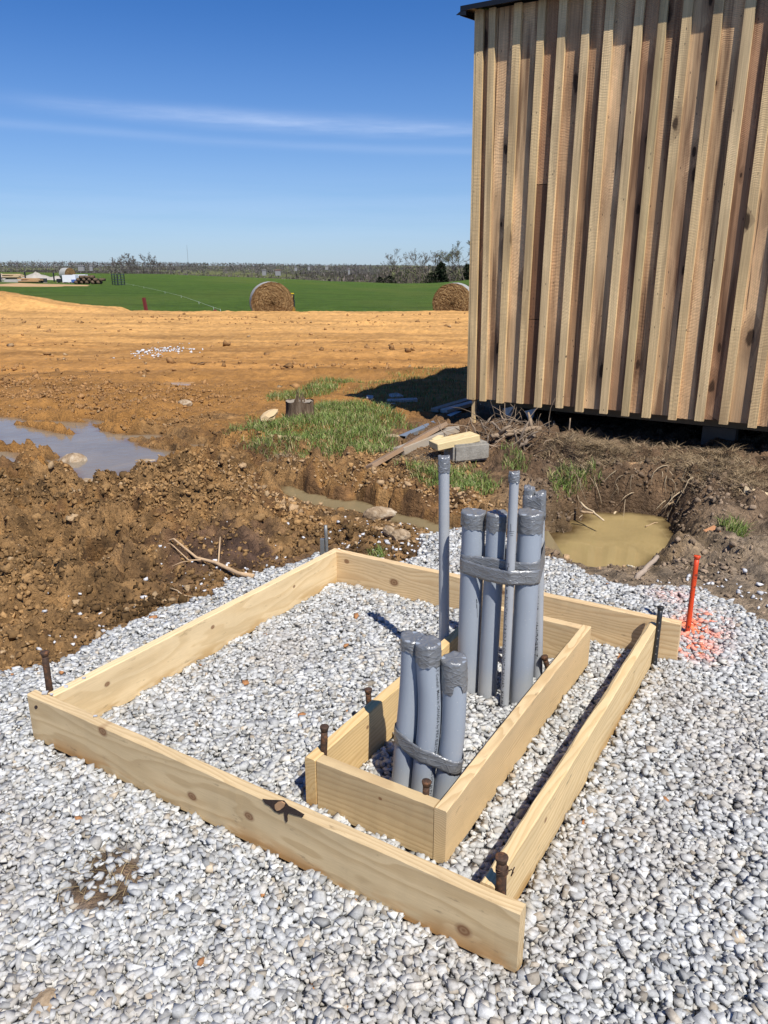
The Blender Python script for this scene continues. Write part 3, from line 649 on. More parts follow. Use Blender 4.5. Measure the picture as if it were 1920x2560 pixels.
    for xx, yy in ((0.12, 0.42), (2.2, 0.42), (4.1, 0.42), (0.12, 2.15), (2.2, 2.15), (4.1, 2.15), (0.12, 3.95), (4.1, 3.95), (0.12, 5.65), (4.1, 5.65)):
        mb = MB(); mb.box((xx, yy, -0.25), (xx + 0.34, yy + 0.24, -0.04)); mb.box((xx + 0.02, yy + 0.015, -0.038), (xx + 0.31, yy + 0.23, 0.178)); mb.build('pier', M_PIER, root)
    for lo_, hi_ in (((0.0, DEP - 0.1, -0.25), (LEN, DEP - 0.06, 0.30)), ((LEN - 0.05, 0.1, -0.25), (LEN - 0.01, DEP - 0.102, 0.30)), ((0.0, 0.75, -0.25), (0.04, DEP - 0.102, 0.30))): mb = MB(); mb.box(lo_, hi_); mb.build('light_blocking_skirt', M_SOFFIT, root)  # unseen skirts added to block daylight under the floor
    # loose flashing scraps hanging at the corner, and a short cripple post
    M_FL = mat_simple('galvanised_flashing', (0.40, 0.41, 0.42), 0.4, 0.5, 0.2)
    for (xa, ya, za) in ((0.30, 0.20, 0.20), (0.52, 0.24, 0.19)):
        mb = MB(); v = [(xa, ya, za), (xa + 0.12, ya + 0.01, za + 0.035), (xa + 0.10, ya + 0.02, za - 0.02), (xa + 0.075, ya + 0.0, za - 0.13), (xa + 0.05, ya - 0.012, za - 0.08)]
        mb.add(v + [(p[0], p[1] + 0.003, p[2]) for p in v], [(0, 1, 2, 3, 4), (9, 8, 7, 6, 5), (0, 5, 6, 1), (1, 6, 7, 2), (2, 7, 8, 3), (3, 8, 9, 4), (4, 9, 5, 0)]); mb.build('flashing', M_FL, root)
    plank('cripple_post', 0.02, 0.055, 0.035, 0.075, 0.05, 0.30, M_BT)
build_shed()

# ================================================================== FORMWORK
TOP = 0.15; BH = 0.184; BT = 0.038
def form_board(parent, p0, p1, mat, flip=False, wane=0.0, h=BH, top=TOP, t=BT, name='form_board'):
    p0 = np.array(p0[:2], float); p1 = np.array(p1[:2], float); L = float(np.linalg.norm(p1 - p0)); ang = math.atan2(*(p1 - p0)[::-1])
    n = max(8, int(L / 0.03)); sg = -1 if flip else 1; v = []; f = []; bv = 0.003
    prof = [(0, -h + bv), (bv, -h), (t - bv, -h), (t, -h + bv), (t, -bv), (t - bv, 0), (bv, 0), (0, -bv)]
    sd = random.uniform(0, 99)
    for i in range(n + 1):
        x = L * i / n; wv = float(NF.fbm(np.array([x * 4 + sd]), np.array([sd]), 1.0, 3)[0]); e = []
        bow = 0.0025 * math.sin(x * 2.3 + sd)
        for k, (yy, zz) in enumerate(prof):
            jy, jz = random.uniform(-.0006, .0006), random.uniform(-.0006, .0006)
            if wane > 0:
                cut = max(0.0, wane * (0.45 + 1.5 * wv))
                if k == 6: yy += cut
                if k == 7: zz -= cut * 0.7
            v.append((x, sg * (yy + jy) + bow, zz + jz))
    m = len(prof)
    for i in range(n):
        for k in range(m):
            q = (i * m + k, i * m + (k + 1) % m, (i + 1) * m + (k + 1) % m, (i + 1) * m + k); f.append(q[::-1] if not flip else q)
    e0 = tuple(range(m)); e1 = tuple(n * m + k for k in range(m)); f += [e0, e1[::-1]] if not flip else [e0[::-1], e1]
    o = mesh_obj(name, v, f, mat, parent); b = np.array(parent.location)
    o.location = (p0[0] - b[0], p0[1] - b[1], top - b[2]); o.rotation_euler[2] = ang
    bm = bmesh.new(); bm.from_mesh(o.data); bmesh.ops.recalc_face_normals(bm, faces=bm.faces); bm.to_mesh(o.data); bm.free()
    return o
NLo, NRo, NLi, FLi, FRi, FRe, NRi = (np.array(a) for a in ((-1.264, 2.400), (0.319, 1.429), (-1.160, 2.389), (-0.251, 3.843), (1.133, 2.993), (1.254, 2.959), (0.238, 1.529)))
E1 = (NRo - NLo) / np.linalg.norm(NRo - NLo); E2 = np.array([-E1[1], E1[0]])
M_W = [mat_wood('pine_near', (0.565, 0.424, 0.243), (0.412, 0.282, 0.141), (0.5, -0.25), 175,
                [(0.395, -0.018, 0.020), (0.79, -0.110, 0.017), (1.02, -0.085, 0.017), (1.715, -0.125, 0.021)], (0.42, 0.22, 0.075), seed=0.2, dirt=0.6),
       mat_wood('pine_left', (0.701, 0.537, 0.316), (0.576, 0.412, 0.215), (-0.5, -0.3), 190, [(0.22, -0.06, 0.012), (0.78, -0.055, 0.010), (1.35, -0.07, 0.009)], (0.50, 0.32, 0.13), seed=1.4, dirt=0.5),
       mat_wood('pine_far', (0.644, 0.475, 0.271), (0.452, 0.288, 0.141), (-0.3, -0.10), 200, [(0.10, -0.045, 0.014), (0.39, -0.105, 0.024), (1.15, -0.085, 0.022), (0.98, -0.03, 0.014)], None, seed=2.3, dirt=0.5),
       mat_wood('pine_right', (0.650, 0.486, 0.266), (0.514, 0.345, 0.158), (-0.4, -0.22), 170, [(0.36, -0.055, 0.010)], (0.46, 0.27, 0.09), seed=3.9, dirt=0.55),
       mat_wood('pine_inner_a', (0.655, 0.463, 0.226), (0.508, 0.322, 0.124), (0.45, -0.12), 200, [(0.30, -0.05, 0.008)], (0.42, 0.24, 0.09), seed=5.0, dirt=0.5),
       mat_wood('pine_inner_b', (0.621, 0.463, 0.260), (0.429, 0.271, 0.124), (-0.06, -0.09), 330, [], None, seed=6.1, dirt=0.45),
       mat_wood('pine_inner_c', (0.542, 0.401, 0.220), (0.407, 0.271, 0.136), (0.06, -0.12), 120, [(0.23, -0.045, 0.006)], None, seed=7.7, dirt=0.1)]
outer = empty('outer_form', (*(NLo + (NRo - NLo) * 0.5), -0.03), 'large rectangular concrete form of four pine boards set on the gravel', 'formwork')
nb = form_board(outer, NLo, NRo, M_W[0], wane=0.004); nb['label'] = 'front board with dark bark pocket and knots'
form_board(outer, NLi - E2 * 0.004, FLi - E2 * 0.002, M_W[1])
fd = (FRe - FLi) / np.linalg.norm(FRe - FLi)
form_board(outer, FLi - fd * 0.038, FRe, M_W[2])
form_board(outer, NRi - E2 * 0.002, FRi - E2 * 0.002, M_W[3], flip=True, wane=0.011)
# bark pocket in the near board: a dark sunken hollow with a pale knot in it
M_POCKET = mat_simple('bark_pocket', (0.030, 0.014, 0.009), 0.7, 0, 0.6, 70, 0.9)
M_KNOT = mat_simple('pale_knot', (0.42, 0.24, 0.12), 0.7, 0, 0.4, 40, 0.6)
def on_near(s, z, out=0.0015): q = NLo + E1 * s - E2 * out; return np.array([q[0], q[1], TOP + z])
def near_s(px):  # distance along the near board's outer top edge that shows at this pixel column
    d = ray((px[0], px[1])); a = np.array([[E1[0], -d[0]], [E1[1], -d[1]]]); s, t = np.linalg.solve(a, -NLo); return s, CZ + d[2] * t - TOP
def patch(pts, mat, name, parent, out, thick=0.002):
    sz = [near_s(p) for p in pts]; n = len(sz); v = [(a, -out, b) for a, b in sz] + [(a, -out + thick, b) for a, b in sz]
    return mesh_obj(name, v, [tuple(range(n)), tuple(range(2 * n - 1, n - 1, -1))] + [(i, n + i, n + (i + 1) % n, (i + 1) % n) for i in range(n)], mat, parent)
zk = lambda x, y: (600 + x / 2.38, 1960 + y / 2.38)
pk = [zk(*p) for p in [(135, 88), (170, 94), (215, 95), (262, 98), (290, 130), (330, 150), (383, 182), (372, 196), (330, 186), (290, 172), (282, 190), (283, 222), (274, 228), (266, 205), (262, 168), (235, 176), (205, 160), (178, 130), (150, 115)]]
patch(pk, M_POCKET, 'bark_pocket', nb, 0.0012)
patch([zk(*p) for p in [(212, 118), (228, 104), (252, 100), (272, 112), (266, 132), (244, 150), (224, 156), (213, 140)]], M_KNOT, 'loose_knot', nb, 0.0045, 0.003)
for hx, hy in ((1192, 2251), (1187, 2351), (90, 1768)):
    patch([(hx + 4 * math.cos(a), hy + 5 * math.sin(a)) for a in np.linspace(0, 6.28, 9)[:-1]], M_POCKET, 'nail_hole', nb, 0.0008)

iNL, iNL2, iNR, iNRo, iFRo = (np.array(a) for a in ((-0.242, 2.032), (-0.210, 2.016), (0.138, 1.802), (0.172, 1.781), (0.873, 2.937)))
R2 = (iFRo - iNRo) / np.linalg.norm(iFRo - iNRo); Li = np.linalg.norm(iFRo - iNRo); R1 = np.array([R2[1], -R2[0]])
inner = empty('inner_form', (*(iNL + (iNRo - iNL) * 0.5), -0.03), 'smaller pine box form nested inside the large one around the grey conduits', 'formwork')
form_board(inner, iNL, iNL + R2 * Li, M_W[4], flip=True)
form_board(inner, iNRo, iFRo, M_W[5])
fa = iNL + R1 * (BT + 0.001) + R2 * 0.003; wI = float((iNRo - iNL) @ R1) - 2 * BT - 0.002
form_board(inner, fa, fa + R1 * wI, M_W[6])
fb = iNL + R1 * (BT + 0.001) + R2 * (Li - BT - 0.004); form_board(inner, fb, fb + R1 * wI, M_W[2])

# ================================================================== STAKES
def stake(label, base, top, r, mat, head=True, group='form stakes', name='steel_stake', z0=-0.12, dots=False):
    base = np.array(base, float); top = np.array(top, float); d = top - base; L = np.linalg.norm(d); d /= L
    root = empty(name, base, label, 'stake', group)
    a = d * ((z0 - base[2]) / d[2]); mb = MB(); pts = [a + (top - base - a) * t for t in np.linspace(0, 1, 9)]
    mb.tube(pts, [r * random.uniform(0.95, 1.05) for _ in pts], 12, jitter=0.03); mb.build('shaft', mat, root, True)
    if head:
        mb = MB(); q = top - base; mb.tube([q - d * 0.012, q - d * 0.006, q + d * 0.001, q + d * 0.004, q + d * 0.006], [r * 1.02, r * 1.18, r * 1.36, r * 1.38, r * 1.1], 12, jitter=0.06); mb.build('mushroomed_head', mat, root, True)
    if dots:
        for k in range(6):
            q = (top - base) * (0.12 + 0.13 * k) + np.array([-0.2, -0.98, 0]) * r * 0.97; mb = MB(); mb.tube([q, q + np.array([-0.2, -0.98, 0]) * 0.0012], 0.0032, 8); mb.build('nail_hole', M_STEEL, root)
    return root
zz8 = lambda x, y: (40 + x / 3.607, 1600 + y / 3.607)
b = at(zz8(305, 470), 0.13); stake('rusty stake leaning outside the left front corner of the large form', b, atY(zz8(258, 118), b[1] + 0.005), 0.0115, M_RUST)
b = at((816, 1378), 0.12); b[1] += 0.02; s2 = stake('thin grey stake standing at the far left corner of the large form', b, atY((814, 1313), b[1] + 0.004), 0.0095, M_STEEL, head=False)
mb = MB(); mb.box((-0.034, -0.012, -0.1), (-0.012, 0.02, 0.062)); mb.build('bracket', M_STEEL, s2)
b = np.array([-0.190, 2.066, 0.10]); stake('rusty stake inside the left front corner of the small box form', b, atY((811, 1819), b[1]), 0.0108, M_RUST)
b = np.array([0.118, 1.862, 0.10]); stake('rusty stake below the short conduits in the right front corner of the small box', b, (0.1215, 1.862, 0.185), 0.0105, M_RUST)
b = np.array([0.289, 1.508, 0.03]); s5 = stake('stubby rusty stake with tie wire at the right front corner of the large form', b, (0.283, 1.513, 0.233), 0.0125, M_RUST)
mb = MB()
for k in range(3):
    c_ = np.array([-0.004, 0.003, 0.166 + 0.005 * k]); mb.tube([c_ + np.array([0.0145 * math.cos(a), 0.0145 * math.sin(a), 0.002 * math.sin(3 * a + k)]) for a in np.linspace(0, 6.28, 17)], 0.0016, 5, caps=False)
mb.tube([(0.010, 0.0, 0.168), (0.018, -0.004, 0.178), (0.022, -0.005, 0.170), (0.017, -0.006, 0.160), (0.022, -0.006, 0.180), (0.024, -0.006, 0.186)], 0.0016, 5)
mb.build('tie_wire', M_RUST, s5, True)
zb5 = lambda x, y: (1100 + x / 2.552, 1450 + y / 2.552)
b = at(zb5(1364, 560), -0.035); stake('black painted stake at the right end of the far form board', b, atY(zb5(1407, 176), b[1] + 0.03), 0.0108, M_BLACKPAINT, dots=True)
b = at((1717, 1592), -0.045); o = stake('tall orange painted stake standing in orange sprayed gravel', b, atY((1742.5, 1392), b[1] + 0.02), 0.0115, M_ORANGE)
b = np.array([0.672, 2.79, 0.02]); stake('short rusty stake behind the tall conduits inside the small box', b, atY((1361, 1643), 2.79), 0.0108, M_RUST)
stake('rusty stake hidden outside the left board of the small box', (-0.052, 2.44, 0.02), (-0.057, 2.44, 0.142), 0.0105, M_RUST)

# ================================================================== CONDUITS
z5 = lambda x, y: (700 + x / 2.37, 1500 + y / 2.37)
z6 = lambda x, y: (960 + x / 3.072, 1100 + y / 3.072)
class Pipe:
    def __init__(s, pts, od):
        pts = [np.array(p, float) for p in pts]; out = []
        if len(pts) == 2: pts = [pts[0] + (pts[1] - pts[0]) * t for t in np.linspace(0, 1, 4)]
        for i in range(len(pts) - 1):
            p0, p1, p2, p3 = pts[max(i - 1, 0)], pts[i], pts[i + 1], pts[min(i + 2, len(pts) - 1)]
            for t in np.linspace(0, 1, 9)[:-1]:
                out.append(0.5 * (2 * p1 + (p2 - p0) * t + (2 * p0 - 5 * p1 + 4 * p2 - p3) * t * t + (3 * p1 - p0 - 3 * p2 + p3) * t ** 3))
        out.append(pts[-1]); s.p = np.array(out); s.r = od / 2
        seg = np.linalg.norm(np.diff(s.p, axis=0), axis=1); s.s = np.concatenate([[0], np.cumsum(seg)]); s.L = s.s[-1]
    def frame(s, u):
        i = int(np.clip(np.searchsorted(s.s, u) - 1, 0, len(s.p) - 2)); e = s.p[i + 1] - s.p[i]; l = np.linalg.norm(e); t = e / l
        j0, j1 = max(i - 1, 0), min(i + 2, len(s.p) - 1); tt = s.p[j1] - s.p[j0]; tt /= np.linalg.norm(tt)
        q = s.p[i] + t * (u - s.s[i]); a = np.cross(np.array([0, 1, 0]), tt); a /= np.linalg.norm(a); b = np.cross(tt, a); return q, a, b, tt
    def surf(s, u, th, dr=0.0):   # th is a world-like bearing round the pipe, u measured from the top downward
        q, a, b, t = s.frame(s.L - u); return q + (s.r + dr) * (math.cos(th) * a + math.sin(th) * b)
FONT = None
def text_mesh(txt, size):
    cu = bpy.data.curves.new('t', 'FONT'); cu.body = txt; cu.size = size; cu.resolution_u = 1; cu.offset = size * 0.012
    ob = bpy.data.objects.new('t', cu); COL.objects.link(ob); dg = bpy.context.evaluated_depsgraph_get(); me = bpy.data.meshes.new_from_object(ob.evaluated_get(dg))
    v = [tuple(q.co[:2]) for q in me.vertices]; f = [tuple(q.vertices) for q in me.polygons]
    bpy.data.objects.remove(ob); bpy.data.curves.remove(cu); bpy.data.meshes.remove(me); return v, f
def conduit(label, pts, od, cap=(0.05, 0.6), mat=None, texts=(), marks=(), group='grey electrical conduits', capjag=1.0, seed=0):
    pp = Pipe(pts, od); base = np.array([pts[0][0], pts[0][1], -0.03]); rs = random.Random(seed)
    root = empty('conduit', base, label, 'conduit', group); n = 36; v, f = [], []; m = 44
    for i in range(m + 1):
        u = pp.L * (1 - i / m) 
        for k in range(n): v.append(pp.surf(u, 2 * math.pi * k / n) - base)
    for i in range(m):
        for k in range(n): f.append((i * n + k, i * n + (k + 1) % n, (i + 1) * n + (k + 1) % n, (i + 1) * n + k))
    f.append(tuple(m * n + k for k in range(n)))
    o = mesh_obj('pipe', v, f, mat or M_PVC, root, True); o.data.polygons[len(f) - 1].use_smooth = False
    # tape cap: crumpled top and torn lower edge
    v, f = [], []; NS = 60; rows_t, rows_s = 6, 12; cl, jag = cap; ph = [rs.uniform(0, 6.28) for _ in range(6)]
    steps = [rs.uniform(0.45, 1.0) for _ in range(9)]
    def clen(th):
        q = (th / (2 * math.pi) * 9) % 9; i = int(q); fr = q - i; fr = min(1, max(0, (fr - 0.4) / 0.2)); st = steps[i] * (1 - fr) + steps[(i + 1) % 9] * fr
        return cl * (1 - jag + jag * st) + 0.003 * math.sin(13 * th + ph[0]) * jag
    topc, a, b, t = pp.frame(pp.L)
    for i in range(rows_t + 1):
        rr = (pp.r + 0.0016) * i / rows_t
        for k in range(NS):
            th = 2 * math.pi * k / NS; dz = 0.0035 * math.sin(2 * th + ph[1] + 3 * i / rows_t) * (i / rows_t) ** 2 + 0.0015 * math.sin(7 * th + ph[2]) * (i / rows_t)
            v.append(topc + t * (0.0022 + dz) + rr * (math.cos(th) * a + math.sin(th) * b) - base)
    for i in range(1, rows_s + 1):
        for k in range(NS):
            th = 2 * math.pi * k / NS; u = clen(th) * i / rows_s; ed = i / rows_s
            dr = 0.0016 + 0.0011 * abs(math.sin(5 * th + ph[3] + 4 * ed)) * math.sin(3.1 * ed) + 0.0022 * max(0, math.sin(3 * th + ph[4])) ** 6 + (0.0012 * (i == rows_s) * math.sin(9 * th + ph[5]))
            dr += 0.0016 * max(0, math.sin(9 * ed * math.pi + 2.5 * math.sin(th + ph[2]))) ** 4
            v.append(pp.surf(u, th, max(0.0006, dr)) - base)
    for i in range(rows_t + rows_s):
        for k in range(NS): f.append((i * NS + (k + 1) % NS, i * NS + k, (i + 1) * NS + k, (i + 1) * NS + (k + 1) % NS))
    mesh_obj('tape_cap', v, f, M_TAPE, root, True)
    face = math.atan2(-(pts[-1][1]), -(pts[-1][0]))
    for (txt, size, u0, offdeg, down) in texts:
        tv_, tf = text_mesh(txt, size); th0 = face + math.radians(offdeg); vv = []
        for (tx, ty) in tv_:
            u = u0 + tx if down else u0 - tx; th = th0 + (ty / pp.r if down else -ty / pp.r); vv.append(pp.surf(min(max(u, 0.002), pp.L - 0.002), th, 0.0004) - base)
        mesh_obj('printed_text', vv, tf, M_INK, o)
    for strokes in marks:
        mb = MB()
        for (u0, a0, u1, a1, wd) in strokes:
            q = [pp.surf(u0 + (u1 - u0) * t_, face + math.radians(a0 + (a1 - a0) * t_), 0.0002) - base for t_ in np.linspace(0, 1, 7)]; mb.tube(q, wd, 5)
        mb.build('pen_mark', M_INK, o)
    root['pp'] = 0; del root['pp']
    return pp
BZ = -0.12
def two(bpx, tpx, dy=0.0, zb=-0.02):
    b = at(bpx, zb); t = atY(tpx, b[1] + dy); d = (t - b); return [b + d * ((BZ - b[2]) / d[2]), t]
p1 = conduit('tallest thin grey conduit standing left of the bundle with taped top', two(z6(462, 1775), z6(461, 128)), 0.0422, (0.062, 0.12), M_PVC2, seed=1)
p2 = conduit('thick grey conduit at the left end of the taped tall bundle', two(z6(642, 1890), z6(692, 552)), 0.0885, (0.072, 0.62), seed=2,
             marks=[[(0.335, 28, 0.375, 31, 0.0007), (0.335, 28, 0.35, 34, 0.0007), (0.36, 33, 0.415, 38, 0.0007), (0.35, 30, 0.352, 37, 0.0006)]])
p3 = conduit('medium grey conduit second from left in the taped tall bundle', two(z6(790, 1935), z6(869, 562)), 0.073, (0.072, 0.6), seed=3)
p4 = conduit('thick grey conduit at the right front of the taped tall bundle', two(z6(1046, 1985), z6(1128, 556)), 0.0889, (0.098, 0.6), seed=4)
p5 = conduit('thin printed conduit standing in front of the taped tall bundle', two(z6(925, 2020), z6(1003, 250)), 0.0334, (0.04, 0.5), M_PVC2, seed=5,
             texts=[('27mm(SCH40  ==  SA NATIONAL C RIGID PVC CONDUIT WIRE CARD   MAX 90 C CABLE  SUNLIGHT RESISTANT', 0.0165, 0.335, -55, True)],
             marks=[[(0.185, -18, 0.215, -14, 0.0007), (0.215, -40, 0.213, 30, 0.0007), (0.222, -30, 0.220, 22, 0.0007), (0.229, -18, 0.228, 14, 0.0007)]])
p6 = conduit('thin printed conduit behind the right side of the tall bundle', two(z6(1180, 1812), z6(1199, 405)), 0.0385, (0.12, 0.4), M_PVC2, seed=6,
             texts=[('(27mm)SCH-40 ==  SA NATIONAL C RIGID PVC CONDUIT', 0.026, 0.70, -2, False)])
p7 = conduit('thin conduit hidden behind the bundle with crumpled tape over its tip', [np.array([0.56, 2.835, BZ]), atY(z6(1117, 362), 2.84)], 0.0385, (0.14, 0.3), M_PVC2, seed=7)
def spine(px, Y): q = [atY(z5(*p), Y) for p in px]; d = q[0] - q[1]; return [q[0] + d * 0.5] + q
s1 = conduit('short bent grey conduit at the left of the front group of three', spine([(722, 1115), (735, 1000), (752, 800), (772, 600), (785, 400), (790, 218)], 2.090), 0.073, (0.05, 0.75), seed=8)
s2p = conduit('short bent grey conduit in the middle of the front group of three', spine([(840, 1170), (859, 960), (882, 772), (889, 583), (880, 395), (878, 252)], 2.046), 0.073, (0.075, 0.6), seed=9,
              texts=[('-T Conduit  Made in CANADA by IPEX ELECTRICAL   63mm SCH 80 PVC', 0.0145, 0.07, 36, True)])
s3p = conduit('shortest grey conduit at the right of the front group of three', spine([(972, 1180), (1003, 960), (1025, 772), (1034, 520), (1031, 348)], 2.030), 0.073, (0.105, 0.62), seed=10)

def hull(pts):
    pts = sorted(map(tuple, pts)); lo, up = [], []
    for seq, out in ((pts, lo), (pts[::-1], up)):
        for p in seq:
            while len(out) > 1 and (out[-1][0] - out[-2][0]) * (p[1] - out[-2][1]) - (out[-1][1] - out[-2][1]) * (p[0] - out[-2][0]) <= 0: out.pop()
            out.append(p)
    return lo[:-1] + up[:-1]
def at_h(pp, z):
    i = int(np.clip(np.searchsorted(pp.p[:, 2], z), 1, len(pp.p) - 1)); a, b = pp.p[i - 1], pp.p[i]; return a + (b - a) * (z - a[2]) / (b[2] - a[2])
def tape_band(label, pipes, z0, z1, off=0.0025, tilt=(0, 0), group='duct tape bands', flap=None, seed=0):
    rs = random.Random(seed); rows = 7; ring = None; v = []; N = 120
    mid = np.mean([at_h(p, (z0 + z1) / 2) for p in pipes], 0)
    for j in range(rows):
        z = z0 + (z1 - z0) * j / (rows - 1); pts = []
        for p in pipes:
            c = at_h(p, z)
            for a in np.linspace(0, 2 * math.pi, 40)[:-1]: pts.append((c[0] + (p.r + off) * math.cos(a), c[1] + (p.r + off) * math.sin(a)))
        h = np.array(hull(pts)); e = np.linalg.norm(np.roll(h, -1, 0) - h, axis=1); s = np.concatenate([[0], np.cumsum(e)]); h2 = np.vstack([h, h[:1]])
        # resample from a steady bearing so rows line up
        th = np.linspace(0, 1, N, endpoint=False) * s[-1]; X = np.interp(th, s, h2[:, 0]); Y = np.interp(th, s, h2[:, 1])
        ang = np.arctan2(Y - mid[1], X - mid[0]); k0 = int(np.argmin(np.abs(ang + 1.57))); X, Y = np.roll(X, -k0), np.roll(Y, -k0)
        for k in range(N):
            t = 2 * math.pi * k / N; wr = 0.0008 * math.sin(6 * t + j * 1.1 + seed) * math.sin(math.pi * j / (rows - 1)) + 0.0005 * math.sin(17 * t + 2.2 * j)
            d = np.array([X[k] - mid[0], Y[k] - mid[1]]); d /= np.linalg.norm(d) + 1e-9; wr = max(wr, -0.001)
            zz = z + tilt[0] * (X[k] - mid[0]) + tilt[1] * (Y[k] - mid[1]) + 0.0025 * math.sin(4 * t + seed) + (rs.uniform(-.0015, .0015) if j in (0, rows - 1) else 0)
            v.append((X[k] + d[0] * wr, Y[k] + d[1] * wr, zz))
    b = np.array([mid[0], mid[1], z0]); f = []
    for j in range(rows - 1):
        for k in range(N): f.append((j * N + k, j * N + (k + 1) % N, (j + 1) * N + (k + 1) % N, (j + 1) * N + k))
    o = mesh_obj('tape_band', [np.array(q) - b for q in v], f, M_TAPE, None, True); o.location = tuple(b)
    sm = o.modifiers.new('thickness', 'SOLIDIFY'); sm.thickness = 0.0008; sm.offset = 1
    tag(o, label, 'tape', group); return o
tape_band('wide grey tape band pulled round the whole tall bundle and its front thin conduit', [p2, p3, p4, p5, p6], 0.478, 0.535, 0.0022, (0.0, 0.0), seed=1)
tape_band('grey tape band behind the front thin conduit, round the thick conduits', [p2, p3, p4, p6], 0.512, 0.566, 0.0014, (0.05, 0.0), seed=4)
tape_band('crumpled tape wrap joining the tips of the two thin conduits behind the bundle', [p6, p7], 0.66, 0.765, 0.003, (0.25, 0.0), seed=12)
tape_band('grey tape band round the lower part of the three short conduits', [s1, s2p, s3p], 0.142, 0.192, 0.0018, (-0.28, 0.1), seed=7)

# ================================================================== GRAVEL
def hull_protos(n, npts, flat=(0.55, 1.0), jit=0.25, seed=1):
    rg = np.random.default_rng(seed); out = []
    for _ in range(n):
        p = rg.normal(size=(npts, 3)); p /= np.linalg.norm(p, axis=1)[:, None]; p *= rg.uniform(1 - jit, 1, (npts, 1))
        # slice with a few planes so faces are flat as in crushed rock
        for _k in range(rg.integers(2, 5)):
            nn = rg.normal(size=3); nn /= np.linalg.norm(nn); c = rg.uniform(0.35, 0.7); d = p @ nn; p = np.where((d > c)[:, None], p - (d - c)[:, None] * nn, p)
        p *= np.array([1.0, rg.uniform(0.55, 0.88), rg.uniform(*flat)])
        bm = bmesh.new(); vs = [bm.verts.new(q) for q in p]; r = bmesh.ops.convex_hull(bm, input=vs)
        bmesh.ops.delete(bm, geom=list({e for e in r['geom_interior'] + r['geom_unused'] if isinstance(e, bmesh.types.BMVert)}), context='VERTS')
        bmesh.ops.triangulate(bm, faces=bm.faces); bmesh.ops.recalc_face_normals(bm, faces=bm.faces); bm.verts.index_update()
        V = np.array([q.co for q in bm.verts]); F = np.array([[q.index for q in f.verts] for f in bm.faces]); bm.free()
        V = V / np.abs(V).max(); out.append((V, F))
    return out
def chip_protos(n, seed):
    """crushed-rock chips: skewed blocks and wedges with a corner or two knocked off"""
    rg = np.random.default_rng(seed); out = []; cube = np.array([(a, b, c) for a in (-1, 1) for b in (-1, 1) for c in (-1, 1)], float)
    for _ in range(n):
        p = cube * np.array([1.0, rg.uniform(0.5, 0.85), rg.uniform(0.36, 0.66)]) + rg.uniform(-0.30, 0.30, (8, 3)) * np.array([1, .8, .6])
        p[:, 0] += p[:, 1] * rg.uniform(-.5, .5); p[:, 1] += p[:, 2] * rg.uniform(-.4, .4)
        k = rg.random()
        if k < 0.35: j = rg.integers(8); p[j] = p[j] * rg.uniform(0.2, 0.55)
        if k < 0.15: j = rg.integers(8); p[j] = p[j] * rg.uniform(0.3, 0.6)
        bm = bmesh.new(); vs = [bm.verts.new(q) for q in p]; r = bmesh.ops.convex_hull(bm, input=vs)
        bmesh.ops.delete(bm, geom=list({e for e in r['geom_interior'] + r['geom_unused'] if isinstance(e, bmesh.types.BMVert)}), context='VERTS')
        bmesh.ops.triangulate(bm, faces=bm.faces); bmesh.ops.recalc_face_normals(bm, faces=bm.faces); bm.verts.index_update()
        V = np.array([q.co for q in bm.verts]); F = np.array([[q.index for q in f.verts] for f in bm.faces]); bm.free()
        V = V / np.linalg.norm(V, axis=1).max(); out.append((V, F))
    return out
def rot_mats(n, tilt, rg):
    yaw = rg.uniform(0, 2 * np.pi, n); ax = rg.uniform(0, 2 * np.pi, n); tl = rg.normal(0, tilt, n)
    cy, sy = np.cos(yaw), np.sin(yaw); Rz = np.zeros((n, 3, 3)); Rz[:, 0, 0] = cy; Rz[:, 0, 1] = -sy; Rz[:, 1, 0] = sy; Rz[:, 1, 1] = cy; Rz[:, 2, 2] = 1
    k = np.stack([np.cos(ax), np.sin(ax), 0 * ax], 1); K = np.zeros((n, 3, 3)); K[:, 0, 2] = k[:, 1]; K[:, 1, 2] = -k[:, 0]; K[:, 2, 0] = -k[:, 1]; K[:, 2, 1] = k[:, 0]
    R = np.eye(3)[None] + np.sin(tl)[:, None, None] * K + (1 - np.cos(tl))[:, None, None] * (K @ K); return R @ Rz
def assemble(protos, pos, size, R, which, cols, name, mat, smooth=False):
    Vs, Fs, Cs = [], [], []; off = 0
    for k, (V, F) in enumerate(protos):
        idx = np.nonzero(which == k)[0]
        if len(idx) == 0: continue
        W = np.einsum('nij,vj->nvi', R[idx], V) * size[idx][:, None, None] + pos[idx][:, None, :]
        Vs.append(W.reshape(-1, 3)); Fs.append((F[None] + (np.arange(len(idx)) * len(V))[:, None, None] + off).reshape(-1, 3))
        Cs.append(np.repeat(cols[idx], len(V), 0)); off += len(idx) * len(V)
    return fast_mesh(name, np.concatenate(Vs), np.concatenate(Fs), mat, np.concatenate(Cs), smooth)
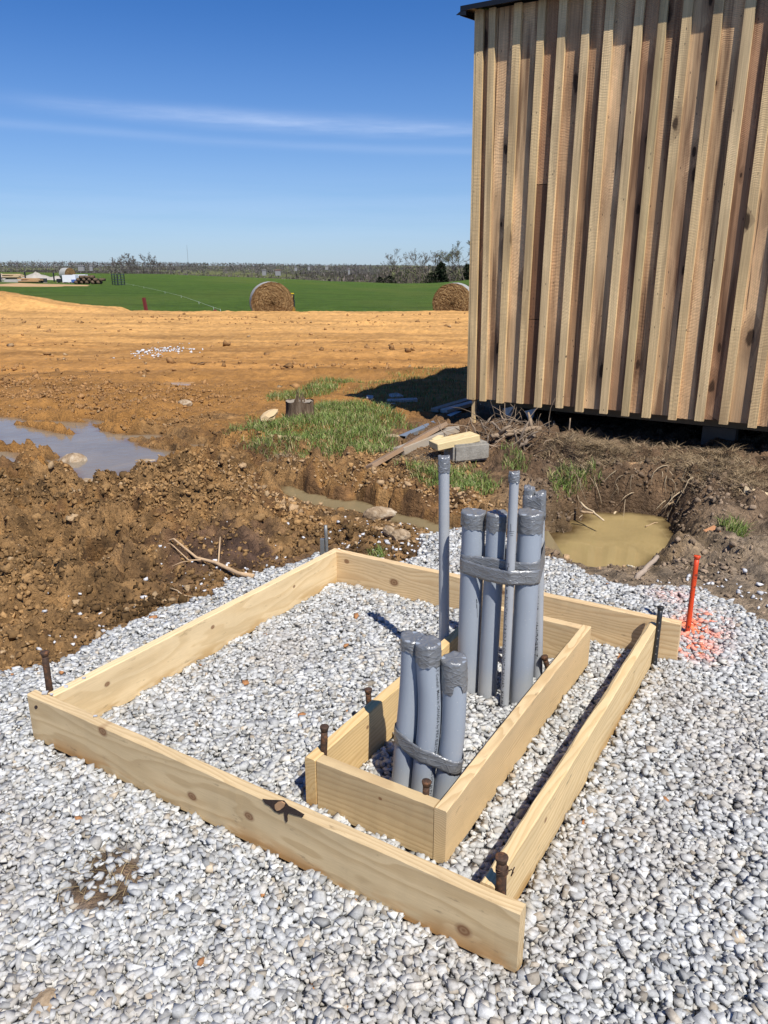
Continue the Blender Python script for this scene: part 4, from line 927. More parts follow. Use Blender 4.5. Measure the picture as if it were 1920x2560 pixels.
def board_mask(x, y, pad):
    m = np.zeros(x.shape, bool)
    for a, b, off, wd in ((NLo, NRo, 0, 1), (NLi, FLi, 0, 1), (FLi - fd * 0.04, FRe, 0, 1), (NRi, FRi, 0, -1), (iNL, iNL + R2 * Li, 0, -1), (iNRo, iFRo, 0, 1), (fa, fa + R1 * wI, 0, 1), (fb, fb + R1 * wI, 0, 1)):
        L = np.linalg.norm(b - a); e = (b - a) / L; nn = np.array([-e[1], e[0]]) * wd
        s = (x - a[0]) * e[0] + (y - a[1]) * e[1]; t = (x - a[0]) * nn[0] + (y - a[1]) * nn[1]
        m |= (s > -pad) & (s < L + pad) & (t > -pad) & (t < BT + pad)
    for p in (p1, p2, p3, p4, p5, p6, p7, s1, s2p, s3p):
        c = at_h(p, -0.02); m |= np.hypot(x - c[0], y - c[1]) < p.r + pad * 0.8
    return m
PAINT = at((1735, 1575), -0.03); PAINT2 = at((1725, 1620), -0.03); PAINT3 = at((1760, 1545), -0.03)
def build_gravel():
    rg = np.random.default_rng(5); X0, X1, Y0, Y1 = -2.7, 2.7, 0.75, 4.75
    N = 250000; x = rg.uniform(X0, X1, N); y = rg.uniform(Y0, Y1, N)
    size = np.clip(rg.lognormal(math.log(0.0111), 0.27, N), 0.0062, 0.023)
    keep = (np.abs(x) < 0.51 * y + 0.80)
    edge = NF.fbm(x, y, 6, 3) * 0.05
    dg = sdist(GRAVEL, x, y) + edge; keep &= (dg > 0) & ((dg > 0.07) | (rg.random(N) < 0.55))
    hr = np.hypot((x - HOLE[0]) * 1.35, y - HOLE[1]) + NF2.fbm(x, y, 7, 3) * 0.10; keep &= (hr > 0.135) | (rg.random(N) < 0.16)
    keep &= ~board_mask(x, y, 0.001 + size * 0.45)
    x, y, size = x[keep], y[keep], size[keep]; n = len(x)
    base = ground_h(x, y); cell = 0.005; nx, ny = int((X1 - X0) / cell) + 2, int((Y1 - Y0) / cell) + 2
    gx, gy = np.meshgrid(X0 + np.arange(nx) * cell, Y0 + np.arange(ny) * cell, indexing='ij'); Hm = ground_h(gx, gy, False); H0 = Hm.copy()
    R = rot_mats(n, 0.26, rg); pos = np.zeros((n, 3)); ok = np.ones(n, bool)
    kern = {}
    for rad in range(1, 8):
        a = np.arange(-rad, rad + 1); A, B = np.meshgrid(a, a, indexing='ij'); d = np.hypot(A, B) / (rad + 0.4); kern[rad] = (A[d < 1], B[d < 1], np.sqrt(np.maximum(0, 1 - d[d < 1] ** 2)))
    order = np.argsort(rg.random(n) - 0.45 * (size / 0.0116))
    ii = ((x - X0) / cell).astype(int); jj = ((y - Y0) / cell).astype(int)
    for t in order:
        rad = min(7, max(1, int(round(size[t] * 0.85 / cell)))); A, B, D = kern[rad]; i = ii[t] + A; j = jj[t] + B
        if i.min() < 0 or j.min() < 0 or i.max() >= nx or j.max() >= ny: ok[t] = False; continue
        hh = Hm[i, j]; zc = hh.mean() + size[t] * 0.12
        if zc > H0[ii[t], jj[t]] + 0.034: ok[t] = False; continue
        pos[t] = (x[t], y[t], zc); Hm[i, j] = np.maximum(hh, zc + size[t] * 0.50 * D)
    idx = np.nonzero(ok)[0]; n = len(idx); pos, size, R = pos[idx], size[idx], R[idx]
    tone = np.clip(rg.normal(0.425, 0.08, n), 0.18, 0.64); cols = np.stack([tone * 0.99, tone * 1.0, tone * 0.98], 1)
    brown = rg.random(n) < 0.035; cols[brown] = cols[brown] * np.array([0.80, 0.70, 0.58]); warm = rg.random(n) < 0.22; cols[warm] *= np.array([1.02, 0.97, 0.90])
    mud = ss(NF.fbm(pos[:, 0], pos[:, 1], 1.6, 4), 0.08, 0.32)[:, None] * (0.25 + 0.5 * rg.random(n))[:, None] * 0.55; cols = cols * (1 - mud) + np.array([.36, .31, .25]) * mud
    rust = rg.random(n) < 0.0015; cols[rust] = np.array([0.36, 0.17, 0.07])
    for c_, r_, k_ in ((PAINT, 0.105, 0.75), (PAINT2, 0.10, 0.75), (PAINT3, 0.09, 0.5), (at((1680, 1490), -0.03), 0.10, 0.18)):
        dd = np.hypot(pos[:, 0] - c_[0], pos[:, 1] - c_[1]) / r_; pr = np.exp(-dd ** 2) * k_ * ss(rg.random(n) + 0.8 * NF2.fbm(pos[:, 0], pos[:, 1], 9.0, 3), 0.25, 0.75) * 1.5; pr = np.clip(pr, 0, 0.88)[:, None]; cols = cols * (1 - pr) + np.array([0.90, 0.20, 0.07]) * pr
    protos = chip_protos(100, 2); which = rg.integers(0, len(protos), n)
    o = assemble(protos, pos, size * rg.uniform(1.2, 1.55, n), R, which, cols, 'gravel', M_STONE)
    stuff(o, 'bed of pale grey crushed limestone gravel around and inside the forms', 'gravel')
    return n
NGR = build_gravel()

def scatter_loose():
    """white stones lying loose on the soil and along the form edges"""
    rg = np.random.default_rng(8); pts = []
    for (px, py, sx, sy, n) in ((620, 1420, 60, 35, 26), (560, 1460, 80, 25, 30), (330, 1480, 120, 60, 26), (230, 1610, 90, 40, 40), (880, 1330, 60, 25, 26), (960, 1370, 60, 20, 30), (1010, 1340, 40, 25, 40), (750, 1320, 80, 40, 8), (1880, 1500, 50, 40, 22), (1840, 1480, 60, 30, 22), (1740, 1460, 50, 12, 22), (700, 880, 0, 0, 0)):
        for _ in range(n): pts.append(at((px + rg.normal(0, sx), py + rg.normal(0, sy)), -0.05)[:2])
    c = at((410, 878), -0.1)
    for _ in range(160): pts.append(c[:2] + rg.normal(0, 1, 2) * np.array([0.28, 0.55]))
    pts = np.array(pts); x, y = pts[:, 0], pts[:, 1]; k = ~board_mask(x, y, 0.02); x, y = x[k], y[k]; n = len(x)
    size = np.clip(rg.lognormal(math.log(0.013), 0.35, n), 0.006, 0.03) * (1 + 0.9 * (y > 9)); z = ground_h(x, y) + size * 0.4
    tone = rg.uniform(0.42, 0.68, n); protos = chip_protos(12, 4)
    o = assemble(protos, np.stack([x, y, z], 1), size, rot_mats(n, 0.4, rg), rg.integers(0, 12, n), np.stack([tone, tone, tone * 1.01], 1), 'loose_gravel', M_STONE)
    stuff(o, 'pale gravel stones scattered loose over the brown soil', 'gravel')
scatter_loose()
# chips resting on the form boards
def chips():
    rg = np.random.default_rng(3); pr = chip_protos(6, 9)
    spots = [(zz8(258, 490), 0.015, 'larger grey stone chip lying on the left end of the front form board'), (zz8(320, 500), 0.009, 'grey stone chip beside the larger one on the left end of the front form board'), (zz8(716, 695), 0.009, 'white stone chip lying on the front form board past its corner knot'),
             (zz8(458, 425), 0.011, 'dark grey stone chip on top of the left form board near its front'), (zz8(612, 350), 0.010, 'flat grey stone chip farther up on the left form board')]
    for i, (px, s, lb) in enumerate(spots):
        p = at(px, TOP); V, F = pr[i]; o = mesh_obj('stone_chip', V * s, [tuple(q) for q in F], M_CHIP); o.location = (p[0], p[1], TOP + s * 0.38); tag(o, lb, 'stone', 'stone chips on the form boards')
M_CHIP = mat_simple('grey_stone', (0.45, 0.455, 0.465), 0.8, 0, 0.4, 90, 0.4)
chips()

# ================================================================== CLODS OF SOIL
def ico_protos(n, sub, rough, seed, flat=(0.6, 0.9)):
    rg = np.random.default_rng(seed); out = []
    bm = bmesh.new(); bmesh.ops.create_icosphere(bm, subdivisions=sub, radius=1.0); V0 = np.array([q.co for q in bm.verts]); F0 = np.array([[q.index for q in f.verts] for f in bm.faces]); bm.free()
    for _ in range(n):
        d = 1 + rg.normal(0, rough, len(V0))
        for _k in range(4):
            c = rg.normal(size=3); c /= np.linalg.norm(c); d += rg.uniform(-0.35, 0.3) * np.exp(-((V0 - c) ** 2).sum(1) * 2.5)
        V = V0 * np.clip(d, 0.35, 1.7)[:, None] * np.array([1, rg.uniform(0.65, 1), rg.uniform(*flat)]); out.append((V / np.abs(V).max(), F0))
    return out
def big_protos(n):
    rg = np.random.default_rng(77); out = []
    bm = bmesh.new(); bmesh.ops.create_icosphere(bm, subdivisions=3, radius=1.0); V0 = np.array([q.co for q in bm.verts]); F0 = np.array([[q.index for q in f.verts] for f in bm.faces]); bm.free()
    for _ in range(n):
        d = 1 + rg.normal(0, 0.055, len(V0))
        for k_ in range(34):
            c = rg.normal(size=3); c /= np.linalg.norm(c); w_ = rg.uniform(4, 40); d += rg.uniform(-0.30, 0.26) * np.exp(-((V0 - c) ** 2).sum(1) * w_)
        V = V0 * np.clip(d, 0.35, 1.6)[:, None] * np.array([1, rg.uniform(0.6, 1), rg.uniform(.45, .7)]); out.append((V / np.abs(V).max(), F0))
    return out
def build_clods():
    rg = np.random.default_rng(21)
    def density(x, y):
        md = ss(sdist(MOUND, x, y), -0.25, 0.25); dg = sdist(GRAVEL, x, y)
        near = (1 - ss(y, 6.6, 8.5)); left = ss(-x, -1.2, 0.2)
        d = np.maximum(md, near * left * (0.05 + 0.12 * (1 - ss(y, 4.6, 5.4)) + 0.6 * ss(NF2.fbm(x, y, 1.3, 3), 0.09, 0.26)))
        bk = ss(sdist(PIT, x, y), -0.75, -0.3) * (y > 5.2) * (x > 0.9); d = np.maximum(d, 0.38 * bk); d = np.maximum(d, 0.04 * ss(x, 1.1, 1.6) * near)
        for (px, py, sx, sy, k) in ((440, 1005, 0.7, 0.3, 0.7), (40, 965, 1.0, 0.5, 0.6), (330, 985, 1.1, 0.35, 0.7), (130, 1000, 1.3, 0.3, 0.7), (200, 1025, 1.2, 0.22, 0.5), (90, 920, 0.6, 0.22, 0.6), (340, 870, 0.7, 0.25, 0.35), (190, 882, 0.6, 0.2, 0.4), (400, 1060, 0.5, 0.3, 0.6)):
            c = at((px, py), -0.08); d = np.maximum(d, k * np.exp(-((x - c[0]) / sx) ** 2 - ((y - c[1]) / sy) ** 2))
        tr = ldist(TRENCH, x, y); d = np.maximum(d, 0.75 * np.exp(-((tr - 0.22) / 0.10) ** 2) * (1 - 0.6 * ss(x, 0.4, 1.0)))
        c = at((900, 1330), -0.05); d = np.maximum(d, 0.6 * np.exp(-((x - c[0]) / 0.45) ** 2 - ((y - c[1]) / 0.25) ** 2))
        c = at((1800, 1410), -0.05); d = np.maximum(d, 0.16 * np.exp(-((x - c[0]) / 0.7) ** 2 - ((y - c[1]) / 0.4) ** 2))
        d = np.where(dg > -0.03, 0, d); d = np.where(sdist(PIT, x, y) > -0.05, 0, d); d = np.where((tr < 0.14) | ((tr < 0.34) & (y < np.interp(x, [q[0] for q in TRENCH], [q[1] for q in TRENCH])) & (rg.random(len(x)) < 0.85)), 0, d)
        return d
    def run(N, mean, sig, lo, hi, protos, name, label, yfar, smooth, frac, far=False):
        y = np.exp(rg.uniform(math.log(3.0), math.log(yfar), N)); x = rg.uniform(-0.62, 0.56, N) * y - rg.uniform(0, 0.4, N)
        if far: y = rg.uniform(11, yfar, N); x = rg.uniform(-0.62, 0.3, N) * y; k = rg.random(N) < 0.02 + 0.75 * ss(NF2.fbm(x * 0.16, y * 1.1, 1.0, 4), 0.08, 0.3)
        else: k = rg.random(N) < density(x, y)
        x, y = x[k], y[k]
        x, y = x[:frac], y[:frac]; n = len(x); size = np.clip(rg.lognormal(math.log(mean), sig, n), lo, hi) * (0.8 + 0.06 * np.minimum(y, 14))
        z = ground_h(x, y) + size * rg.uniform(0.05, 0.35, n)
        C = lambda *a: np.array(a); t = rg.random(n)[:, None]; n1 = NF.fbm(x, y, 0.9, 3)[:, None]
        cols = C(.22, .128, .054) * (1 - t) + C(.35, .21, .09) * t; cols = cols * (1 + 1.2 * n1); dk = (rg.random(n) < 0.25)[:, None]; cols = np.where(dk, cols * 0.6, cols)
        fy = ss(y, 7.0, 10)[:, None]; cols = cols * (1 - fy) + (C(.30, .165, .068) * (0.7 + 0.6 * t)) * fy
        tl = (rg.random(n) < 0.04)[:, None]; cols = np.where(tl, C(.36, .25, .14) * (0.8 + 0.4 * t), cols); rt = (ss(x, 0.7, 1.2) * (1 - ss(y, 8, 9)))[:, None]; cols = cols * (1 - rt) + (C(.15, .105, .068) + C(.10, .08, .06) * (1 - ss(y, 5, 5.8))[:, None]) * (.6 + .8 * t) * rt
        trn = ((ldist(TRENCH, x, y) < 0.6) & (rg.random(n) < 0.4))[:, None]; cols = np.where(trn, C(.40, .27, .15) * (0.7 + 0.5 * t), cols)
        o = assemble(protos, np.stack([x, y, z], 1), size, rot_mats(n, 0.9, rg), rg.integers(0, len(protos), n), cols, name, M_CLOD, smooth)
        stuff(o, label, 'soil'); return n
    run(60000, 0.018, 0.45, 0.010, 0.05, ico_protos(20, 2, 0.26, 3), 'dirt_clods', 'heaps of lumpy brown clay clods left by digging', 15.0, False, 1100)
    run(9000, 0.024, 0.5, 0.012, 0.07, hull_protos(10, 10, (0.35, 0.6), 0.4, 16), 'far_clods', 'dark lumps of earth strewn over the far tan yard', 31.0, False, 1100, far=True)
    run(420000, 0.0100, 0.45, 0.005, 0.03, hull_protos(16, 9, (0.5, 0.9), 0.4, 6), 'soil_crumbs', 'small crumbs of brown soil spread between the clods', 13.0, False, 27000)
build_clods()

# ================================================================== GRASS, STRAW
def blades(name, label, cat, X, Y, Hh, W, cols, lean=0.5, flatness=0.0, zoff=0.0, mat=None, rg=None):
    n = len(X); Z = ground_h(X, Y) + zoff; a = rg.uniform(0, 2 * np.pi, n); b = rg.uniform(0, 2 * np.pi, n)
    wx, wy = np.cos(a) * W / 2, np.sin(a) * W / 2; ln = np.abs(rg.normal(lean, 0.3, n)); dx, dy = np.cos(b) * ln * Hh, np.sin(b) * ln * Hh
    hz = Hh * (1 - flatness); V = np.zeros((n, 5, 3))
    V[:, 0] = np.stack([X - wx, Y - wy, Z - 0.005], 1); V[:, 1] = np.stack([X + wx, Y + wy, Z - 0.005], 1)
    V[:, 2] = np.stack([X - wx * .8 + dx * .35, Y - wy * .8 + dy * .35, Z + hz * .6], 1); V[:, 3] = np.stack([X + wx * .8 + dx * .35, Y + wy * .8 + dy * .35, Z + hz * .6], 1)
    V[:, 4] = np.stack([X + dx, Y + dy, Z + hz * rg.uniform(0.75, 1.0, n)], 1)
    o = np.arange(n)[:, None] * 5; F = np.concatenate([o + np.array([0, 1, 3]), o + np.array([0, 3, 2]), o + np.array([2, 3, 4])])
    return stuff(fast_mesh(name, V.reshape(-1, 3), F, mat or M_GRASS, np.repeat(cols, 5, 0)), label, cat)
def in_poly(poly, n, rg, soft=0.0):
    P_ = np.array(poly)[:, :2]; lo, hi = P_.min(0) - soft, P_.max(0) + soft; x = rg.uniform(lo[0], hi[0], n * 4); y = rg.uniform(lo[1], hi[1], n * 4)
    d = sdist(poly, x, y) + NF.fbm(x, y, 2.5, 4) * 0.9 * max(soft, 0.15); k = (d > 0) & (rg.random(len(x)) < ss(d, -0.05, 0.25) + 0.25); return x[k][:n], y[k][:n]
def build_grass():
    rg = np.random.default_rng(31); D = 1.1573
    def disp(*pts, z=-0.04): return [at((p[0] * D, p[1] * D), z) for p in pts]
    green = lambda n, dry:  np.where((rg.random(n) < dry)[:, None], np.array([.42, .35, .17]) * rg.uniform(.6, 1.2, (n, 1)), np.array([.145, .205, .045]) * rg.uniform(.35, 1.5, (n, 1)))
    X, Y, S = [], [], []
    for poly, n, h, soft in ((disp((505, 945), (560, 915), (620, 905), (690, 868), (770, 860), (870, 905), (855, 945), (850, 985), (780, 992), (690, 1000), (600, 985), (540, 972)), 20000, 0.075, 0.3),
                       (disp((555, 868), (600, 848), (660, 835), (735, 822), (770, 828), (700, 850), (640, 866)), 4500, 0.08, 0.3),
                       (disp((735, 850), (850, 800), (1010, 790), (1010, 880), (900, 900)), 3500, 0.06, 0.3),
                       (disp((855, 1005), (930, 1010), (1010, 1020), (1060, 1045), (1040, 1070), (960, 1060), (880, 1030)), 3800, 0.07, 0.2),
                       (disp((1180, 1052), (1230, 1040), (1290, 1040), (1295, 1075), (1250, 1090), (1190, 1085)), 2600, 0.085, 0.1),
                       (disp((1080, 990), (1120, 1000), (1160, 1015), (1130, 1035), (1085, 1020)), 1000, 0.07, 0.1),
                       (disp((1552, 1135), (1605, 1125), (1625, 1150), (1580, 1160)), 500, 0.09, 0.06),
                       (disp((795, 1182), (825, 1178), (830, 1195), (800, 1198)), 260, 0.05, 0.05), (disp((720, 1150), (755, 1145), (760, 1165), (725, 1165)), 70, 0.04, 0.05)):
        x, y = in_poly(poly, n, rg, soft); k = ground_h(x, y) > -0.115; x, y = x[k], y[k]; X.append(x); Y.append(y); S.append(np.full(len(x), h))
    X, Y, S = map(np.concatenate, (X, Y, S)); n = len(X); ht = S * rg.uniform(0.45, 1.25, n)
    blades('grass', 'tufts of green grass round the stump, scrap lumber and trench edge', 'grass', X, Y, ht, rg.uniform(.003, .0065, n), green(n, 0.17), 0.65, rg=rg)
    X, Y = [], []
    for poly, n, soft in ((disp((1140, 960), (1300, 985), (1480, 1000), (1659, 1020), (1740, 1060), (1700, 1110), (1560, 1080), (1420, 1040), (1250, 1030), (1130, 1000)), 9000, 0.35), (disp((1440, 990), (1560, 1000), (1650, 1030), (1640, 1070), (1520, 1060), (1440, 1040)), 4500, 0.1),
                       (disp((1200, 985), (1360, 990), (1380, 1020), (1260, 1020)), 3500, 0.1), (disp((480, 955), (560, 960), (700, 995), (600, 1000)), 1600, 0.2), (disp((820, 975), (1000, 1000), (990, 1040), (850, 1010)), 1500, 0.2)):
        x, y = in_poly(poly, n, rg, soft); X.append(x); Y.append(y)
    X, Y = np.concatenate(X), np.concatenate(Y); n = len(X)
    blades('dead_straw', 'mat of dry straw and dead stems on the bank before the shed', 'straw', X, Y, rg.uniform(.04, .16, n), rg.uniform(.003, .006, n), np.array([.30, .22, .13]) * rg.uniform(.35, 1.25, (n, 1)), 1.1, 0.72, 0.004, rg=rg)
    # dry wisps in the bare patch of the gravel
    n = 110; r = rg.normal(0, 0.07, (n, 2)); X, Y = HOLE[0] + r[:, 0] + 0.02, HOLE[1] + r[:, 1]
    blades('dry_wisps', 'dry grass wisps in the bare soil patch amid the front gravel', 'straw', X, Y, rg.uniform(.03, .07, n), rg.uniform(.0015, .003, n), np.array([.32, .24, .12]) * rg.uniform(.5, 1.2, (n, 1)), 1.0, 0.75, 0.012, rg=rg)
    # fine roots hanging from the pit bank
    mb = MB(); rr = random.Random(4)
    for _ in range(150):
        px = rr.choice([rr.uniform(1430, 1500), rr.uniform(1520, 1680), rr.uniform(1640, 1760)]); py = rr.uniform(1190, 1262)
        a = at((px, py), -0.10); a[2] = float(ground_h(np.array([a[0]]), np.array([a[1]]))[0]) + 0.01; q = [a]
        d = np.array([rr.uniform(-1, 0.4), rr.uniform(-1.2, -0.2), rr.uniform(-0.5, 0.5)]); L = rr.uniform(0.08, 0.34)
        for k in range(5): d = d + np.array([rr.uniform(-.5, .5), rr.uniform(-.3, .3), -0.35]); q.append(q[-1] + d / np.linalg.norm(d) * L / 5)
        r0 = rr.uniform(.002, .006); c = np.array([.40, .31, .20]) * rr.uniform(.4, 1.2); mb.tube(q, [r0 * (1 - .15 * k) for k in range(6)], 5, col=tuple(c))
    stuff(mb.build('roots', M_TWIG, None, True), 'tangle of pale torn roots hanging from the bank above the flooded pit', 'roots')
build_grass()

# ================================================================== ROCKS, STUMP, SCRAP
def gz(x, y): return float(ground_h(np.array([x]), np.array([y]))[0])
ROCKP = ico_protos(6, 3, 0.035, 17, (0.5, 0.75))
def rock(px, size, label, k, sink=0.25, sc=(1, 1, 1), rz=0.0, z=-0.05):
    p = at(px, z); V, F = ROCKP[k % 6]; o = mesh_obj('rock', V * size * np.array(sc), [tuple(q) for q in F], M_ROCK); o.location = (p[0], p[1], gz(p[0], p[1]) + size * sc[2] * (0.55 - sink)); o.rotation_euler[2] = rz
    tag(o, label, 'rock', 'rocks on the soil'); return o
rock((182, 1128), 0.14, 'large tan rock at the edge of the left puddle', 0, 0.15, (1, .8, .9))
rock((220, 1188), 0.13, 'pale tan rock in the mud mound just below the puddle', 1, 0.1, (1.1, .8, .9))
rock((462, 1008), 0.10, 'angular tan rock on the clods beyond the puddle', 2, 0.1, (1, .8, .9))
rock((950, 1288), 0.10, 'flat tan rock beside the narrow water trench', 3, 0.0, (1.2, .7, .8))
rock((973, 1339), 0.055, 'upright orange rock behind the far form board', 4, 0.0, (.8, .7, 1.2))
rock((1002, 1343), 0.06, 'blocky orange rock right of the upright one behind the far form board', 5, 0.1, (1.1, .8, 1))
rock((362, 1128), 0.13, 'dark brown lump standing in the puddle edge by the mound', 2, 0.1, (1.3, .8, .6))
rock((117, 2535), 0.045, 'tan rock in the gravel at the lower left', 3, 0.12, (.75, 1.4, .7), 0.3)
rock((980, 1103), 0.07, 'flat grey stone in the grass left of the metal channels', 1, 0.1, (1.3, .8, .45))

def stump():
    p = at((750, 1052), -0.06); root = empty('tree_stump', (p[0], p[1], gz(p[0], p[1])), 'weathered grey tree stump with splintered top standing in the grass', 'stump'); n = 30; v = []; f = []; rr = random.Random(2)
    H_ = 0.185; prof = [(-0.06, 0.175), (0.0, 0.165), (0.05, 0.152), (0.11, 0.148), (H_, 0.150)]; bump = [1 + 0.05 * math.sin(5 * 2 * math.pi * k / n) + rr.uniform(-.05, .05) for k in range(n)]
    for (z, r) in prof:
        for k in range(n): a = 2 * math.pi * k / n; v.append((r * bump[k] * math.cos(a), r * bump[k] * math.sin(a), z + (0.015 * math.sin(3 * a) if z == H_ else 0)))
    for i in range(len(prof) - 1):
        for k in range(n): f.append((i * n + k, i * n + (k + 1) % n, (i + 1) * n + (k + 1) % n, (i + 1) * n + k))
    mesh_obj('bark', v, f, M_BARK, root, True)
    v = [(0.0, 0, H_ - 0.02)] + [(0.148 * bump[k] * math.cos(2 * math.pi * k / n), 0.148 * bump[k] * math.sin(2 * math.pi * k / n), H_ + rr.uniform(-.012, .004)) for k in range(n)]
    mesh_obj('cut_top', v, [(0, 1 + k, 1 + (k + 1) % n) for k in range(n)], mat_simple('grey_cut_wood', (.26, .22, .17), .9, 0, .4, 25, .6), root)
    for k in range(9):
        mb = MB(); x0, y0 = rr.gauss(-0.02, 0.05), rr.gauss(0, 0.05); h = rr.uniform(0.05, 0.16) * (1.2 if abs(x0) < .05 else .6); w_ = rr.uniform(.008, .016)
        mb.add([(x0 - w_, y0, H_ - .03), (x0 + w_, y0, H_ - .03), (x0 + w_, y0 + w_, H_ - .03), (x0 - w_, y0 + w_, H_ - .03), (x0 + rr.uniform(-.02, .02), y0 + .004, H_ + h)], [(0, 1, 4), (1, 2, 4), (2, 3, 4), (3, 0, 4)]); mb.build('splinter', M_BARK, root)
stump()
def lumber(name, label, a, b, w_, t, mat, roll=0.0, cat='plank', group='scrap lumber'):
    """a, b: ends of the piece's upper middle line"""
    a, b = np.array(a, float), np.array(b, float); L = np.linalg.norm(b - a); X = Vector((b - a) / L); Z = Vector((0, 0, 1)); Y = Z.cross(X).normalized(); Z = X.cross(Y)
    M3 = Matrix((X, Y, Z)).transposed() @ Matrix.Rotation(roll, 3, 'X'); me = bmesh.new()
    bmesh.ops.create_cube(me, size=1.0); bmesh.ops.scale(me, vec=(L, w_, t), verts=me.verts); bmesh.ops.translate(me, vec=(L / 2, 0, -t / 2), verts=me.verts)
    bmesh.ops.bevel(me, geom=list(me.edges), offset=min(t, w_) * 0.07, segments=1, affect='EDGES'); m_ = bpy.data.meshes.new(name); me.to_mesh(m_); me.free(); m_.materials.append(mat)
    o = link(bpy.data.objects.new(name, m_)); o.matrix_world = Matrix.Translation(Vector(a)) @ M3.to_4x4(); tag(o, label, cat, group); return o
zc = lambda x, y: (890 + x / 4.74, 960 + y / 4.74)
def seg(pa, pb, ya, yb): return atY(pa, ya), atY(pb, yb)
# long brown plank leaning from the ground up to the pile
ya = at(zc(110, 985), -0.03)[1]
lumber('plank', 'long brown plank leaning with its lower end down in the grass', *seg(zc(120, 975), zc(1010, 470), ya, ya + 1.15), 0.14, 0.04, M_BROWNWOOD, math.radians(-25))
lumber('plank', 'weathered grey beam lying over the long brown plank', *seg(zc(500, 755), zc(1160, 500), ya + 0.42, ya + 1.2), 0.13, 0.075, M_OLDWOOD, math.radians(-10))
blk = at((1142, 1157), -0.03)
def block():
    me = bmesh.new(); bmesh.ops.create_cube(me, size=1.0); bmesh.ops.scale(me, vec=(0.36, 0.20, 0.16), verts=me.verts); bmesh.ops.bevel(me, geom=list(me.edges), offset=0.02, segments=2, affect='EDGES'); m_ = bpy.data.meshes.new('concrete_block'); me.to_mesh(m_); me.free(); m_.materials.append(M_CONC)
    o = link(bpy.data.objects.new('concrete_block', m_)); o.location = (blk[0] + 0.09, blk[1] + 0.08, gz(blk[0], blk[1]) + 0.075); o.rotation_euler[2] = math.radians(24); tag(o, 'rough grey concrete block under the fresh lumber offcut', 'block'); return o
block()
yb_ = blk[1] + 0.02; ZOFF = gz(blk[0], blk[1]) + 0.075 + 0.081 + 0.061
lumber('lumber_offcut', 'fresh pale lumber offcut resting on the concrete block', at(zc(912, 690), ZOFF - 0.045), at(zc(1410, 580), ZOFF + 0.004), 0.175, 0.06, M_FRESHWOOD)
lumber('lumber_offcut', 'small fresh wood wedge poking up behind the pale offcut', atY(zc(930, 650), yb_ + 0.22), atY(zc(1005, 605), yb_ + 0.34), 0.06, 0.09, M_FRESHWOOD)
def channel(label, a, b, w_=0.075, h=0.06):
    a, b = np.array(a), np.array(b); L = np.linalg.norm(b - a); X = Vector((b - a) / L); Y = Vector((0, 0, 1)).cross(X).normalized(); Z = X.cross(Y); mb = MB(); t = 0.004
    mb.box((0, -w_ / 2, -t), (L, w_ / 2, 0)); mb.box((0, -w_ / 2, -h), (L, -w_ / 2 + t, -t)); mb.box((0, w_ / 2 - t, -h), (L, w_ / 2, -t))
    o = mb.build('metal_channel', M_CHANNEL); o.matrix_world = Matrix.Translation(Vector(a)) @ Matrix((X, Y, Z)).transposed().to_4x4(); tag(o, label, 'metal channel', 'metal channels'); return o
yc = at(zc(530, 650), -0.02)[1]
channel('upper grey metal channel lying in the shade line beside the planks', atY(zc(548, 612), yc), atY(zc(1215, 322), yc + 1.55))
channel('lower grey metal channel under the upper one beside the planks', atY(zc(545, 655), yc - 0.01), atY(zc(880, 510), yc + 0.9), 0.06, 0.03)
y0 = at(zc(930, 305), 0.0)[1]
lumber('plank', 'dark shaded plank lying toward the shed corner', atY(zc(930, 290), y0), atY(zc(1350, 165), y0 + 0.75), 0.10, 0.045, M_OLDWOOD)
lumber('plank', 'pale shaded board in front of the dark one at the shed corner', atY(zc(1040, 300), y0 - 0.05), atY(zc(1400, 200), y0 + 0.45), 0.10, 0.045, M_GREYWOOD)
y1 = at(zc(540, 205), -0.05)[1]
lumber('plank', 'pale board lying flat in the shed shadow', atY(zc(370, 185), y1), atY(zc(725, 170), y1 + 0.02), 0.12, 0.045, M_GREYWOOD)
lumber('plank', 'short pale board behind the other two in the shed shadow', atY(zc(375, 140), y1 + 0.35), atY(zc(525, 118), y1 + 0.4), 0.26, 0.03, M_GREYWOOD)
lumber('plank', 'thin pale board in front of the other two in the shed shadow', atY(zc(350, 222), y1 - 0.12), atY(zc(545, 222), y1 - 0.1), 0.08, 0.03, M_GREYWOOD)
zd = lambda x, y: (1150 + x / 4.74, 1000 + y / 4.74)
q = at(zd(760, 850), -0.03)
lumber('plank', 'split dark board lying on the straw behind the tall conduits', atY(zd(760, 832), q[1] + .1), atY(zd(1290, 885), q[1] - 0.1), 0.10, 0.02, M_BROWNWOOD)
q = at(zd(150, 660), -0.03); lumber('plank', 'short grey stick of lumber on the ground right of the concrete block', atY(zd(140, 655), q[1] + .02), atY(zd(335, 705), q[1] - .1), 0.06, 0.02, M_OLDWOOD)
q = at(zd(860, 660), -0.02); lumber('plank', 'split pale slab of bark standing out of the straw by the brush pile', atY(zd(870, 650), q[1] + .1), atY(zd(945, 810), q[1] - 0.1), 0.07, 0.018, M_OLDWOOD)
q = at((675, 1064), -0.06)
V_, F_ = ico_protos(1, 2, 0.10, 55, (0.5, 0.55))[0]; o = mesh_obj('wood_chunk', V_ * np.array([.12, .09, .11]), [tuple(f_) for f_ in F_], M_CUT); o.location = (q[0], q[1], gz(q[0], q[1]) + .07); o.rotation_euler = (0.3, -0.4, 0.5); tag(o, 'pale split chunk of wood in the grass left of the stump', 'wood', 'scrap lumber')
